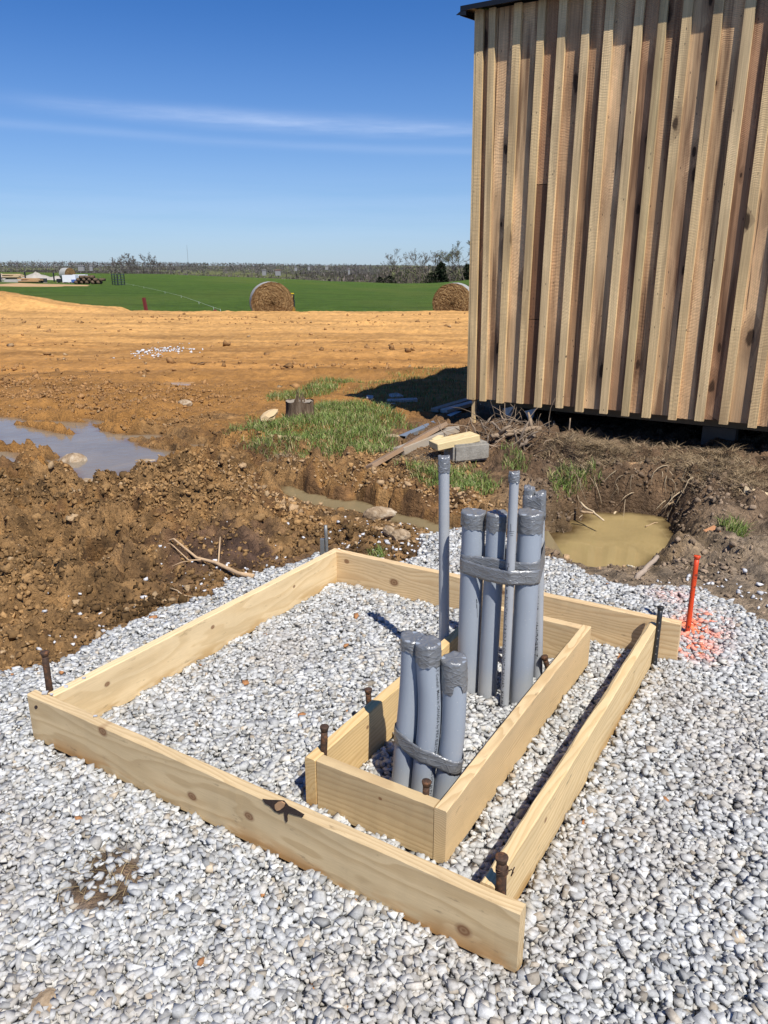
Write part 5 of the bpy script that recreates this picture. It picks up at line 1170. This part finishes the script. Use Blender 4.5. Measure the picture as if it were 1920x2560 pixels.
q = at((700, 1105), -0.06); lumber('wood_chunk', 'flat split slab of wood in the grass below the stump', (q[0] - .10, q[1], gz(q[0], q[1]) + .06), (q[0] + .22, q[1] - .06, gz(q[0], q[1]) + .045), 0.10, 0.03, M_CUT, 0.2, 'wood')
q = at((945, 958 + 0), -0.08)
lumber('wood_chunk', 'pale scrap block in the shade left of the flat boards', atY(zc(125, 145), y1 + .1), atY(zc(205, 150), y1 + .1), 0.10, 0.04, M_GREYWOOD, 0.2, 'wood')
lumber('brick', 'orange broken brick on the bare ground right of the pit', atY((1771, 1318), at((1780, 1335), -0.05)[1] + .02), atY((1790, 1330), at((1780, 1335), -0.05)[1] - .04), 0.09, 0.06, mat_simple('fired_brick', (.42, .20, .09), .9), 0.3, 'brick', None)
q = at(zd(500, 690), -0.03); mb = MB(); mb.tube([atY(zd(445, 690), q[1]), atY(zd(520, 640), q[1] + .12), atY(zd(600, 590), q[1] + .25)], 0.045, 14); tag(mb.build('drain_pipe', mat_simple('black_plastic', (.012, .012, .013), .4), None, True), 'short black corrugated drain pipe under the brush pile', 'pipe')

# ------------------------------------------------------------------ branches and cut limbs
def branch(label, ends, r0, r1, color, twigs=0, sag=0.03, name='branch', group='branches and sticks', seed=0, n=7):
    rr = random.Random(seed); a, b = np.array(ends[0], float), np.array(ends[1], float); pts = []
    for t in np.linspace(0, 1, n):
        p = a + (b - a) * t + np.array([rr.uniform(-1, 1), rr.uniform(-1, 1), rr.uniform(-1, 1)]) * sag * math.sin(math.pi * t) * np.linalg.norm(b - a); pts.append(p)
    root = empty(name, a, label, 'branch', group); mb = MB(); mb.tube([p - a for p in pts], [r0 + (r1 - r0) * t for t in np.linspace(0, 1, n)], 9, col=color, jitter=0.08); mb.build('limb', M_TWIG, root, True)
    for k in range(twigs):
        i = rr.randint(1, n - 2); d = (b - a) / np.linalg.norm(b - a) * rr.uniform(.2, .8) + np.array([rr.uniform(-1, 1), rr.uniform(-.6, .6), rr.uniform(.1, .9)]); d = d / np.linalg.norm(d) * rr.uniform(.08, .25); mb = MB()
        mb.tube([pts[i] - a, pts[i] - a + d * .5 + np.array([0, 0, .02]), pts[i] - a + d], [r1 * .9, r1 * .6, r1 * .3], 6, col=color); mb.build('twig', M_TWIG, root, True)
    return root
GREYB, TANB, PALE = (.20, .155, .115), (.38, .27, .16), (.56, .44, .28)
def pxseg(f, pa, pb, z=-0.02, dy=0.0, lift=None):
    a = at(f(*pa), z); a[2] = z if lift is None else lift; return a, atY(f(*pb), a[1] + dy)
BL = [((370, 430), (950, 345), .022, .028, 'thick grey limb lying across the top of the brush pile', .25, 0.10), ((240, 440), (570, 450), .018, .014, 'grey limb lying low across the front of the brush pile', .15, 0.0),
      ((380, 260), (545, 425), .011, .007, 'pale twiggy branch slanting down through the brush pile', -.05, .22), ((120, 205), (190, 405), .006, .008, 'thin stem leaning at the left end of the brush pile', 0, .25), ((325, 600), (330, 425), .010, .008, 'short upright stem at the front of the brush pile', 0, -.03),
      ((1085, 440), (1115, 245), .009, .008, 'upright sapling stub standing right of the brush pile', 0, -.02), ((1262, 490), (1306, 215), .010, .006, 'taller upright sapling stub farthest right before the dark crawl space', 0, -.02), ((900, 418), (1050, 278), .006, .005, 'thin curved stem bending right above the brush pile', 0, 0.0),
      ((745, 455), (770, 615), .007, .006, 'thin dark stem hanging down the front of the brush pile', 0, .1), ((490, 195), (575, 360), .007, .009, 'thin stem slanting down from the shed corner into the brush pile', 0, .2), ((240, 235), (320, 430), .008, .006, 'forked twig above the left of the brush pile', 0, .2),
      ((640, 590), (890, 420), .020, .018, 'thick brown root end in the middle of the brush pile', .1, 0.0), ((160, 640), (300, 570), .006, .005, 'thin stick on the ground in front of the brush pile', .1, -.02), ((1140, 465), (1205, 435), .006, .006, 'short broken stick right of the brush pile', .05, .05)]
for i, (pa, pb, r0, r1, lb, dy, zl) in enumerate(BL):
    a, b = pxseg(zd, pa, pb, zl, dy); branch(lb, (a, b), r0, r1, GREYB if i % 3 else (.27, .20, .135), 3 if i in (0, 1, 2, 10, 11) else 0, 0.05, seed=i)
ze = lambda x, y: (1450 + x / 3.53, 1080 + y / 3.53)
LG = [((270, 312), (475, 455), .026, .018, 'cut limb sloping down the bank at the left above the pit', TANB, -.05, -.2), ((600, 425), (790, 505), .024, .02, 'pale peeled limb jutting from the bank above the pit', PALE, -.1, -.2), ((370, 288), (620, 292), .024, .026, 'cut limb with orange sprayed end at the top of the bank', (.42, .26, .14), .0, .02),
      ((850, 318), (950, 268), .02, .017, 'short pale cut limb lying right of the orange sprayed one', PALE, .0, .08), ((300, 722), (430, 538), .008, .006, 'thin pale stick leaning from the pit water up the bank', PALE, -.27, .35), ((5, 622), (210, 782), .009, .007, 'thin stick reaching from the left bank down to the pit water', PALE, -.12, -.3),
      ((5, 702), (130, 722), .010, .008, 'short thick stick poking from the left bank over the pit', TANB, -.15, -.05), ((420, 1180), (480, 1198), .009, .008, 'white stick end standing out of the front pit water', (.62, .55, .40), -.27, -.08), ((580, 832), (768, 772), .005, .004, 'bent reed lying in the pit water', TANB, -.26, .3), ((690, 440), (745, 405), .010, .008, 'stubby root end pointing up above the pit', TANB, -.1, 0),
      ((780, 640), (920, 590), .007, .004, 'pale root curling left below the straw at the pit', TANB, -.15, .1), ((1280, 605), (1420, 598), .007, .005, 'thin root lying on the bare bank left of the big log', TANB, -.05, 0), ((1510, 345), (1630, 343), .010, .009, 'pale stick lying on the straw at the far right', PALE, .0, 0)]
for i, (pa, pb, r0, r1, lb, c_, zl, dy) in enumerate(LG):
    a, b = pxseg(ze, pa, pb, zl, dy); branch(lb, (a, b), r0, r1, c_, 0, 0.04, 'cut_limb' if i < 4 else 'stick', seed=40 + i)
a = at((1855, 1250), -0.02); b = atY((1965, 1272), a[1] - 0.1); branch('split pale log lying at the right edge of the bank', (a + np.array([0, 0, .05]), b + np.array([0, 0, .04])), .055, .045, PALE, 0, .02, 'log', seed=90)
a = at((1590, 1450), -0.06); b = at((1641, 1411), -0.05); branch('grey stick lying along the gravel edge of the pit', (a, b + np.array([0, 0, .05])), .016, .013, (.33, .26, .20), 0, .04, 'stick', seed=91)
def brush():
    rr = random.Random(12); mb = MB()
    for _ in range(95):
        px = (rr.gauss(1265, 55), rr.gauss(1100, 22)); a = at(px, -0.02); a[2] = gz(a[0], a[1]) + 0.01; d = np.array([rr.gauss(0, 1), rr.gauss(0, .7), abs(rr.gauss(.25, .5))]); d /= np.linalg.norm(d); L = rr.uniform(.12, .5); q = [a]
        for k in range(4): d = d + np.array([rr.gauss(0, .22), rr.gauss(0, .22), rr.gauss(-.05, .15)]); q.append(q[-1] + d / np.linalg.norm(d) * L / 4)
        r0 = rr.uniform(.003, .007); mb.tube(q, [r0 * (1 - .17 * k) for k in range(5)], 5, col=tuple(np.array([.24, .18, .125]) * rr.uniform(.5, 1.4)))
    stuff(mb.build('brush', M_TWIG, None, True), 'tangle of thin dry twigs piled at the shed corner', 'brush')
brush()
# branching stick on the mud left of the form
zf = lambda x, y: (340 + x / 2.9625, 1280 + y / 2.9625)
def mudstick():
    pts = [(870, 495), (760, 455), (590, 380), (450, 340), (290, 298), (150, 240)]; q = [at(zf(*p), -0.03) for p in pts]
    for k in q: k[2] = max(gz(k[0], k[1]) + 0.035, -0.03)
    root = empty('stick', q[0], 'long forked dry stick lying on dark mud left of the large form', 'branch', 'branches and sticks'); c = (.46, .32, .19)
    mb = MB(); mb.tube([p - q[0] for p in q], [.013, .012, .011, .009, .006, .003], 8, col=c, jitter=.08); mb.build('limb', M_TWIG, root, True)
    for path, r in (([(480, 355), (390, 358), (270, 320), (125, 232)], .005), ([(610, 375), (622, 340), (632, 305)], .006), ([(440, 358), (340, 385), (265, 402)], .003)):
        w_ = [at(zf(*p), -0.03) for p in path]
        for j, k in enumerate(w_): k[2] = max(gz(k[0], k[1]) + 0.03, -0.03) + (0.03 * j if len(path) == 3 and r == .006 else 0)
        mb = MB(); mb.tube([p - q[0] for p in w_], [r * (1 - .2 * i) for i in range(len(w_))], 6, col=c); mb.build('twig', M_TWIG, root, True)
mudstick()
a = at(zf(250, 535), -.04); b = at(zf(560, 658), -.04); a[2] = gz(a[0], a[1]) + .02; b[2] = gz(b[0], b[1]) + .02; branch('short thin dry twig near the gravel edge left of the large form', (a, b), .004, .003, (.44, .32, .19), 0, .05, 'stick', seed=95)

# ================================================================== HAY BALES
def bale(label, px, Y, r, wd, yaw, group='round hay bales', z=None):
    c = atY(px, Y); z = gz(c[0], Y) if z is None else z; root = empty('hay_bale', (c[0], Y, z), label, 'hay bale', group); n = 72; rr = random.Random(int(abs(c[0]) * 10)); rings = 16; v = []; f = []
    for side in (-1, 1):   # end faces, shaggy
        base = len(v)
        for i in range(rings + 1):
            for k in range(n):
                a = 2 * math.pi * k / n; q = r * (i / rings) * (1 + rr.uniform(-.012, .012)); bulge = 0.07 * (1 - (i / rings) ** 2) + rr.uniform(-.02, .02)
                v.append((q * math.cos(a), side * (wd / 2 + bulge), q * math.sin(a) * (0.965 if math.sin(a) > 0 else 0.93)))
        for i in range(rings):
            for k in range(n):
                t = (base + i * n + k, base + i * n + (k + 1) % n, base + (i + 1) * n + (k + 1) % n, base + (i + 1) * n + k); f.append(t if side < 0 else t[::-1])
        o = mesh_obj('end_face', v, f, M_HAY, root); o.location = (0, 0, r * 0.93); o.rotation_euler[2] = yaw; v, f = [], []
    v, f = [], []; m = 8
    for i in range(m + 1):
        for k in range(n):
            a = 2 * math.pi * k / n; q = r * (1.0 + rr.uniform(-.004, .006) - (0.02 if i in (0, m) else 0)); v.append((q * math.cos(a), wd * (i / m - .5), q * math.sin(a) * (0.965 if math.sin(a) > 0 else 0.93)))
    for i in range(m):
        for k in range(n): f.append((i * n + k, i * n + (k + 1) % n, (i + 1) * n + (k + 1) % n, (i + 1) * n + k))
    o = mesh_obj('net_wrap', v, f, M_WRAP, root, True); o.location = (0, 0, r * 0.93); o.rotation_euler[2] = yaw
    return c
b1 = bale('round hay bale with frayed end standing left of the far earth edge', (679, 785), 33.4, 0.87, 1.3, math.radians(13), z=float(atY((679, 704), 33.4)[2] - 0.87 * 1.895))
b2 = bale('round hay bale partly hidden by the shed corner', (1136, 783), 33.6, 0.85, 1.3, math.radians(-13), z=float(atY((1136, 707), 33.6)[2] - 0.85 * 1.895))
bale('small far hay bale beyond the field among yard clutter', (169, 694), 118.0, 0.95, 1.3, math.radians(60), z=float(field_h(np.array([-48.]), np.array([118.]))[0]))
# yellow and black machine half hidden behind the bale
m0 = atY((733, 785), 34.6); root = empty('plate_compactor', (m0[0], 34.6, -0.30), 'small yellow and black machine half hidden behind the left hay bale', 'machine')
mb = MB(); mb.box((-.16, -.2, 0.0), (.10, .2, 0.22)); mb.box((-.13, -.17, .221), (.07, .17, .32)); mb.build('base', M_OCHRE, root)
mb = MB(); mb.box((-.14, -.15, .322), (.08, .15, .60)); mb.tube([(-.02, -.16, .45), (-.02, -.22, .45)], .07, 12); mb.build('engine', M_BLACKPAINT, root)
mb = MB(); mb.box((-.17, -.12, .602), (.02, .12, .78)); mb.build('fuel_tank', M_YELLOW, root)
mb = MB(); mb.tube([(.03, .1, .6), (.05, .12, .78), (.02, .0, .84), (-.10, -.02, .85), (.05, -.12, .78), (.03, -.1, .6)], .022, 8); mb.build('handle', M_BLACKPAINT, root, True)
mb = MB(); mb.box((-.14, -.05, .842), (.06, .05, .885)); mb.build('grip_cover', M_YELLOW, root)
# red posts
def post(label, pb, pt, Y, w_, mat, name='fence_post', cat='post', group=None):
    a = atY(pb, Y); b = atY(pt, Y); lo = a + (a - b) * 0.6; mb = MB(); mb.tube([lo - a, (0, 0, 0), b - a], w_ / 2, 4); o = mb.build(name, mat); o.location = tuple(a); tag(o, label, cat, group)
post('leaning dark red steel post at the far earth edge', (367, 783), (359, 744), 33.0, .15, M_REDPOST); post('short dark red post stub at the far earth edge', (538, 785), (538, 774), 33.0, .14, M_REDPOST)

# ================================================================== FAR YARD
def fz(x, y): return float(field_h(np.array([x]), np.array([y]))[0])
def fpt(px, Y): c = atY(px, Y); return np.array([c[0], Y, fz(c[0], Y)])
zg = lambda x, y: (x / 4.88, 650 + y / 4.88)
def heap(name, label, pxc, Y, rx, ry, h, mat, cat, seed):
    c = fpt(pxc, Y); rg = np.random.default_rng(seed); n, m = 24, 9; v = []; f = []; bump = rg.uniform(.75, 1.2, n)
    for i in range(m + 1):
        for k in range(n):
            a = 2 * math.pi * k / n; q = i / m; v.append((rx * q * math.cos(a) * bump[k], ry * q * math.sin(a) * bump[k], h * (1 - q) ** 1.1 * rg.uniform(.8, 1.2) - (0.3 if i == m else 0)))
    for i in range(m):
        for k in range(n): f.append((i * n + k, (i + 1) * n + k, (i + 1) * n + (k + 1) % n, i * n + (k + 1) % n))
    o = mesh_obj(name, v, f, mat, None, True); o.location = tuple(c); tag(o, label, cat, 'heaps in the far yard')
heap('rubble_heap', 'tallest pale rubble heap in the far left yard', zg(440, 205), 122, 2.8, 2, 1.0, M_PILE, 'heap', 1); heap('rubble_heap', 'low pale rubble heap left of the far hay bale', zg(690, 205), 122, 3.2, 2, .55, M_PILE, 'heap', 2)
heap('rubble_heap', 'grey rubble heap at the left edge of the far yard', zg(20, 215), 122, 2.6, 2, .8, M_PILE, 'heap', 3); heap('soil_heap', 'long flat bare soil strip in the far left field', zg(250, 308), 82, 6.5, 5, .22, M_DIRTPALE, 'soil', 4)
def stack(name, label, pxc, Y, n, size, mat, cat, spread, seed):
    c = fpt(pxc, Y); root = empty(name, c, label, cat, 'stacks in the far yard'); rr = random.Random(seed)
    for k in range(n):
        mb = MB(); M4 = Matrix.Translation((rr.uniform(-spread, spread) * .35, rr.uniform(-.4, .4), size[2] * (k + .02))) @ Matrix.Rotation(rr.uniform(-.25, .25), 4, 'Z'); mb.box((-size[0] / 2, -size[1] / 2, 0), (size[0] / 2, size[1] / 2, size[2] * .9), M4); mb.build('piece', mat, root)
stack('lumber_stack', 'orange tinted lumber stack low in the far left yard', zg(375, 258), 100, 4, (2.6, .7, .14), mat_simple('far_lumber', (.45, .27, .13), .9), 'lumber', 1.0, 1)
stack('lumber_stack', 'tan scattered lumber heap farther back in the far left yard', zg(150, 210), 120, 5, (3.0, 1.0, .16), mat_simple('far_lumber_b', (.55, .40, .24), .9), 'lumber', 2.0, 2)
stack('lumber_stack', 'grey board stack at the far left of the yard', zg(190, 258), 102, 3, (2.8, 1.0, .12), M_GREYWOOD, 'lumber', 1.0, 3)
def crate(label, pxc, Y, sx, sz, mat, extra=None):
    c = fpt(pxc, Y); root = empty('bulk_crate', c, label, 'crate', 'crates in the far yard'); mb = MB(); mb.box((-sx / 2, -.5, .12), (sx / 2, .5, sz)); mb.build('load', mat, root); mb = MB()
    for k in range(3): mb.box((-sx / 2 + k * (sx - .1) / 2, -.5, 0), (-sx / 2 + .1 + k * (sx - .1) / 2, .5, .118))
    mb.build('pallet', M_OLDWOOD, root)
crate('white wrapped pallet in front of the far hay bale', zg(862, 258), 104, 1.7, 1.0, M_WHITE); crate('white and blue wrapped pallet right of the other white one', zg(985, 240), 110, 1.7, 1.05, M_WHITE); crate('blue low crate before the far white pallets', zg(955, 262), 103, 1.4, .45, M_BLUE); crate('black low crate left of the white wrapped pallet', zg(780, 240), 106, 1.6, .5, M_BLACKPAINT); crate('small black bin standing alone in the far left yard', zg(533, 258), 101, .5, .55, M_BLACKPAINT)
c = fpt(zg(1090, 280), 96); root = empty('log_pile', c, 'brown pile of cut logs near the corral panel', 'log pile')
rr = random.Random(6)
for k in range(13):
    row = k // 5; mb = MB(); x0 = -1.4 + (k % 5) * .66 + row * .3; mb.tube([(x0, -.6, .2 + row * .3), (x0 + rr.uniform(-.2, .2), .6, .2 + row * .3)], rr.uniform(.15, .24), 9); mb.build('log', M_BARK, root, True)
def gate(label, pxl, pxr, Y1, Y2, h):
    a, b = fpt(pxl, Y1), fpt(pxr, Y2); root = empty('corral_panel', a, label, 'gate')
    for t in np.linspace(0.08, 1, 5): mb = MB(); mb.tube([(0, 0, h * t), tuple(b - a + np.array([0, 0, h * t]))], .035, 6); mb.build('rail', M_BLACKPAINT, root)
    for t in (0, .5, 1): mb = MB(); p_ = (b - a) * t; mb.tube([tuple(p_), tuple(p_ + np.array([0, 0, h + .1]))], .055, 6); mb.build('post', M_BLACKPAINT, root)
gate('black steel corral panel standing in the green field, left side', zg(1370, 270), zg(1437, 292), 93, 87, 1.1); gate('black steel corral panel joined at right to the other panel', zg(1441, 292), zg(1520, 280), 87, 90, 1.1)
for k, (px_, Y_, h_) in enumerate(((zg(10, 245), 102, 1.0), (zg(310, 222), 112, 1.2), (zg(658, 222), 112, 1.2))):
    c = fpt(px_, Y_); mb = MB(); mb.tube([(0, 0, -.3), (0, 0, h_)], .11, 6); o = mb.build('fence_post', M_BLACKPAINT); o.location = tuple(c); tag(o, ['black post at the left edge of the far yard', 'black post by the far pale rubble heap', 'black post just left of the far hay bale'][k], 'post', 'black posts in the far yard')
# electric rope fence running down the field
zh = lambda x, y: (x / 2.592, 560 + y / 2.592)
def rope_fence():
    pts = [(815, 365, 92), (862, 385, 84), (932, 408, 74), (1070, 445, 61), (1175, 470, 53), (1290, 515, 44), (1385, 555, 38), (1430, 572, 36)]; q = [fpt(zh(p[0], p[1] + 6), p[2]) for p in pts]; root = empty('rope_fence', q[0], 'thin white electric rope fence running down the green field', 'fence')
    for p in q: mb = MB(); mb.tube([tuple(p - q[0]), tuple(p - q[0] + np.array([0, 0, .14]))], .009, 5); mb.build('step_post', M_WHITE, root)
    mb = MB(); mb.tube([tuple(p - q[0] + np.array([0, 0, .12])) for p in q], .0035, 4); mb.build('rope', M_WHITE, root)
rope_fence()

# ================================================================== TREES
def tree(label, px, Y, top, seed, tw=1.0, tint=(.10, .085, .068), leaf=None, group='bare trees', dens=1.0, spread=0.62, zb=None):
    c = atY(px, Y); z0 = (fz(c[0], Y) if zb is None else zb); H_ = atY((px[0], top), Y)[2] - z0; root = empty('tree', (c[0], Y, z0), label, 'tree', group); rr = random.Random(seed); tr = MB(); cr = MB(); tips = []
    def grow(p, d, L, r, lev):
        n = 4 if lev < 3 else 3; q = [p]; dd = d
        for k in range(n - 1): dd = dd + np.array([rr.gauss(0, .16), rr.gauss(0, .16), rr.gauss(.05, .08)]); dd /= np.linalg.norm(dd); q.append(q[-1] + dd * L / (n - 1))
        rr_ = [r * (1 - .45 * k / (n - 1)) for k in range(n)]; sh = rr.uniform(.75, 1.25); (tr if lev < 2 else cr).tube(q, rr_, 6 if lev == 0 else (4 if lev < 3 else 3), False, tuple(np.array(tint) * sh * (1 + .25 * (lev > 2))))
        if lev >= 5 or L < .035 * H_: tips.append(q[-1]); return
        for k in range(rr.choice([2, 3, 3] if lev < 4 else [3, 3, 4])):
            i = rr.randint(1, n - 1) if k else n - 1; a = rr.uniform(.25, .85); ax = np.array([rr.gauss(0, 1), rr.gauss(0, 1), rr.gauss(0, .35)]); ax -= dd * (ax @ dd); ax /= np.linalg.norm(ax); nd = dd * math.cos(a) + ax * math.sin(a) * spread * 1.5; nd[2] += .12; nd /= np.linalg.norm(nd); grow(q[i], nd, L * rr.uniform(.58, .78), max(rr_[i] * rr.uniform(.5, .7), .0022 * H_ * tw ** .5), lev + 1)
    grow(np.array([0, 0, -.3]), np.array([rr.gauss(0, .06), 0, 1.0]), H_ * .34, H_ * .020, 0)
    top_now = max(p[2] for p in cr.v); k_ = H_ / top_now
    for mb_ in (tr, cr): mb_.v = [(a * k_, b * k_, z * k_) for a, b, z in mb_.v]
    tr.build('trunk', M_TREE, root)
    for t in tips:
        t = t * k_
        for _ in range(3):
            d = np.array([rr.gauss(0, 1), rr.gauss(0, 1), rr.gauss(.4, .8)]); d = d / np.linalg.norm(d) * H_ * rr.uniform(.03, .07); s = np.cross(d, [rr.gauss(0, 1), rr.gauss(0, 1), 0]); s = s / (np.linalg.norm(s) + 1e-6) * H_ * .0018 * tw; cr.add([t - s, t + s, t + d], [(0, 1, 2)], tuple(np.array(tint) * rr.uniform(.9, 1.5)))
        if leaf is not None and rr.random() < dens:
            for _ in range(4):
                p = t + np.array([rr.gauss(0, 1), rr.gauss(0, 1), rr.gauss(0, 1)]) * H_ * .022; s = H_ * rr.uniform(.006, .013); e = [np.array([rr.gauss(0, 1), rr.gauss(0, 1), rr.gauss(0, 1)]) * s for _ in range(3)]; cr.add([p + e[0], p + e[1], p + e[2]], [(0, 1, 2)], tuple(np.array(leaf) * rr.uniform(.6, 1.3)))
    cr.build('crown', M_TREE, root)
GR = (.115, .135, .05)
zi = lambda x, y: (940 + x / 6.636, 580 + y / 6.636)
for i, (x, yb, yt, Y, leaf, dens, lb) in enumerate([(345, 845, 285, 235, None, 0, 'bare grey tree with full rounded crown, leftmost of the right hand trees'), (600, 850, 275, 232, None, 0, 'bare spreading tree, second of the right hand trees from the left'), (700, 850, 320, 240, None, 0, 'bare tree leaning right behind the gap in the right hand trees'), (900, 820, 310, 245, None, 0, 'thin bare tree in the middle of the right hand trees'),
        (1090, 790, 300, 240, GR, .3, 'bare tree with a few buds left of the leafing tree'), (1300, 770, 240, 225, GR, .8, 'pale green leafing tree near the shed corner'), (1470, 755, 150, 222, GR, .35, 'tall budding tree closest to the shed corner'), (1580, 755, 70, 220, GR, .5, 'tallest tree partly hidden by the shed corner'), (60, 830, 490, 250, GR, .25, 'low rounded bare tree at the left end of the right hand trees'), (1750, 750, 90, 226, GR, .4, 'tree standing hidden behind the shed')]):
    tree(lb, zi(x, yb), Y, zi(x, yt)[1], 100 + i, tw=1.7, leaf=leaf, dens=dens, spread=.62)
for i, (x, yt, Y, lb) in enumerate([(748, 215, 560, 'bare tree at the left of the distant centre clump'), (795, 205, 565, 'second bare tree in the distant centre clump'), (862, 190, 555, 'broad bare tree in the middle of the distant clump'), (925, 183, 560, 'tallest bare tree of the distant clump'), (985, 205, 565, 'bare tree on the right shoulder of the distant clump'), (1040, 250, 570, 'low bare tree right of the distant clump'), (700, 250, 575, 'low bare tree left of the distant clump'), (1110, 252, 575, 'small brownish tree farther right of the distant clump')]):
    tree(lb, zh(x, 318), Y, zh(x, yt)[1], 200 + i, tw=3.5, tint=(.085, .072, .060), spread=.75, group='distant clump of bare trees', zb=atY(zh(x, 322), Y)[2] - 1.0)
def shrub(label, px, Y, w_, h, seed):
    c = fpt(px, Y); root = empty('evergreen_shrub', c, label, 'shrub', 'dark shrubs at the wood edge'); rr = random.Random(seed); mb = MB()
    for _ in range(500):
        t = rr.random(); a = rr.uniform(0, 6.28); q = rr.random() ** .5 * w_ / 2 * (1 - t ** 1.6) ** .5; p = np.array([q * math.cos(a), q * math.sin(a), t * h]); s = h * .06; e = [np.array([rr.gauss(0, 1), rr.gauss(0, 1), rr.gauss(0, 1)]) * s for _ in range(3)]; mb.add([p + e[0], p + e[1], p + e[2]], [(0, 1, 2)], tuple(np.array((.014, .020, .010)) * rr.uniform(.5, 1.6)))
    mb.build('foliage', M_TREE, root); mb = MB(); mb.tube([(0, 0, -.3), (0, 0, h * .6)], .12, 5, col=(.05, .04, .03)); mb.build('stem', M_TREE, root)
for i, (x, y, w_, h, lb) in enumerate([(65, 830, 3, 2.2, 'small dark shrub at the left of the wood edge'), (225, 830, 5, 2.6, 'dark shrub under the leftmost right hand tree'), (920, 800, 5, 3.4, 'broad dark shrub in the middle of the wood edge'), (1080, 790, 5, 6.0, 'tall dark cedar near the leafing tree'), (1520, 750, 4, 5, 'dark cedar beside the shed corner')]): shrub(lb, zi(x, y), 238, w_, h, i)
def far_woods():
    rg = np.random.default_rng(44); n = 8000; az = rg.uniform(-0.66, 0.40, n); D = rg.choice([430, 620, 900, 1150, 1300], n, p=[.20, .26, .26, .18, .10]) * rg.uniform(.93, 1.07, n)
    D = np.where((az > 0.0) & (rg.random(n) < .45), rg.uniform(245, 300, n), D); X = D * np.sin(az); Y = D * np.cos(az); Z = field_h(X, Y); Hh = rg.uniform(7, 12.5, n); Hh = np.where(D < 320, rg.uniform(3.5, 6.5, n), Hh)
    Z = np.where(D < 320, np.maximum(Z, -4.0), Z)
    cap = CZ + (672 - np.interp(az, [-.66, -.3, 0, .4], [664, 664, 670, 668]) + rg.normal(6, 1.6, n)) * D / 2017; Z = np.where(D > 400, np.minimum(Z, cap - Hh), Z); Z = np.where(D > 800, cap - Hh, Z)
    K = 24; base = np.stack([X, Y, Z], 1); t = rg.random((n, K)); a = rg.uniform(0, 6.28, (n, K)); q = np.sqrt(rg.random((n, K))) * (0.36 * Hh)[:, None] * np.sin(np.pi * np.clip(t * .8 + .12, 0, 1)) 
    Pp = base[:, None, :] + np.stack([q * np.cos(a), q * np.sin(a), t * Hh[:, None]], -1); s = (Hh * .052)[:, None, None]
    e1 = rg.normal(size=(n, K, 3)) * s * np.array([.5, .5, 1.3]); e2 = rg.normal(size=(n, K, 3)) * s * np.array([1.0, 1.0, .9]); e3 = -e1
    V = np.stack([Pp + e1, Pp + e2, Pp + e3], 2).reshape(-1, 3); F = np.arange(len(V)).reshape(-1, 3)
    c = np.where((rg.random(n) < .25)[:, None], np.array([.085, .090, .045]), np.array([.098, .082, .070])) * rg.uniform(.7, 1.3, (n, 1)); f_ = ss(D, 350, 1300)[:, None]; c = c * 1.25; c = c * (1 - .55 * f_) + np.array([.145, .15, .165]) * .55 * f_  # haze painted in: tree colours pale toward blue-grey with distance
    C = np.repeat(c, K * 3, 0) * rg.uniform(.6, 1.4, (n * K, 1)).repeat(3, 0)
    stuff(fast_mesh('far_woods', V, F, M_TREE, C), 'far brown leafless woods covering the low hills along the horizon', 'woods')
far_woods()
# far houses
zj = lambda x, y: (560 + x / 2.592, 560 + y / 2.592)
def house(label, px, Y, wd, h, roofcol):
    c = atY(px, Y); root = empty('house', c, label, 'house', 'far houses'); wd *= .38; h *= .36; mb = MB(); mb.box((-wd / 2, -wd / 4, -3), (wd / 2, wd / 4, h)); mb.build('wall', M_FARWALL, root); mb = MB(); r = h * .55
    mb.add([(-wd / 2 - .3, -wd / 4 - .3, h), (wd / 2 + .3, -wd / 4 - .3, h), (wd / 2 + .3, wd / 4 + .3, h), (-wd / 2 - .3, wd / 4 + .3, h), (-wd / 2 - .3, 0, h + r), (wd / 2 + .3, 0, h + r)], [(0, 1, 5, 4), (2, 3, 4, 5), (0, 4, 3), (1, 2, 5), (0, 3, 2, 1)]); mb.build('roof', roofcol, root)
M_FARWALL = mat_simple('far_wall', (.24, .24, .24), .9); M_RF = mat_simple('far_roof', (.16, .15, .15), .8); M_RF2 = mat_simple('far_roof_brown', (.14, .08, .06), .8)
for px, Y, wd, h, r, lb in ((zj(260, 308), 640, 8, 2.5, M_RF, 'white low house left of the distant red roofed one'), (zj(350, 310), 640, 11, 3, M_RF2, 'distant white house with dark red roof in the valley'), (zj(465, 284), 800, 7, 2, M_RF, 'tiny far white house left on the ridge'), (zj(550, 280), 800, 6, 2, M_RF, 'tiny far white house in the middle of the ridge'), (zj(665, 276), 800, 8, 2, M_RF, 'tiny far white house right on the ridge'), (zj(810, 300), 620, 4, 2, M_RF, 'small white shed before the far woods'), (zg(990, 85), 640, 12, 2.5, M_RF, 'far pale barn on the left hills'), (zg(1110, 85), 640, 6, 2.6, M_RF, 'far white house beside the pale barn on the left hills')):
    house(lb, px, Y, wd, h, r)
c = atY(zh(1219, 252), 1250); mb = MB(); mb.tube([(0, 0, 0), (0, 0, 26)], [.22, .14], 4); o = mb.build('radio_mast', M_STEEL); o.location = tuple(c); tag(o, 'thin distant radio mast above the far woods', 'mast')
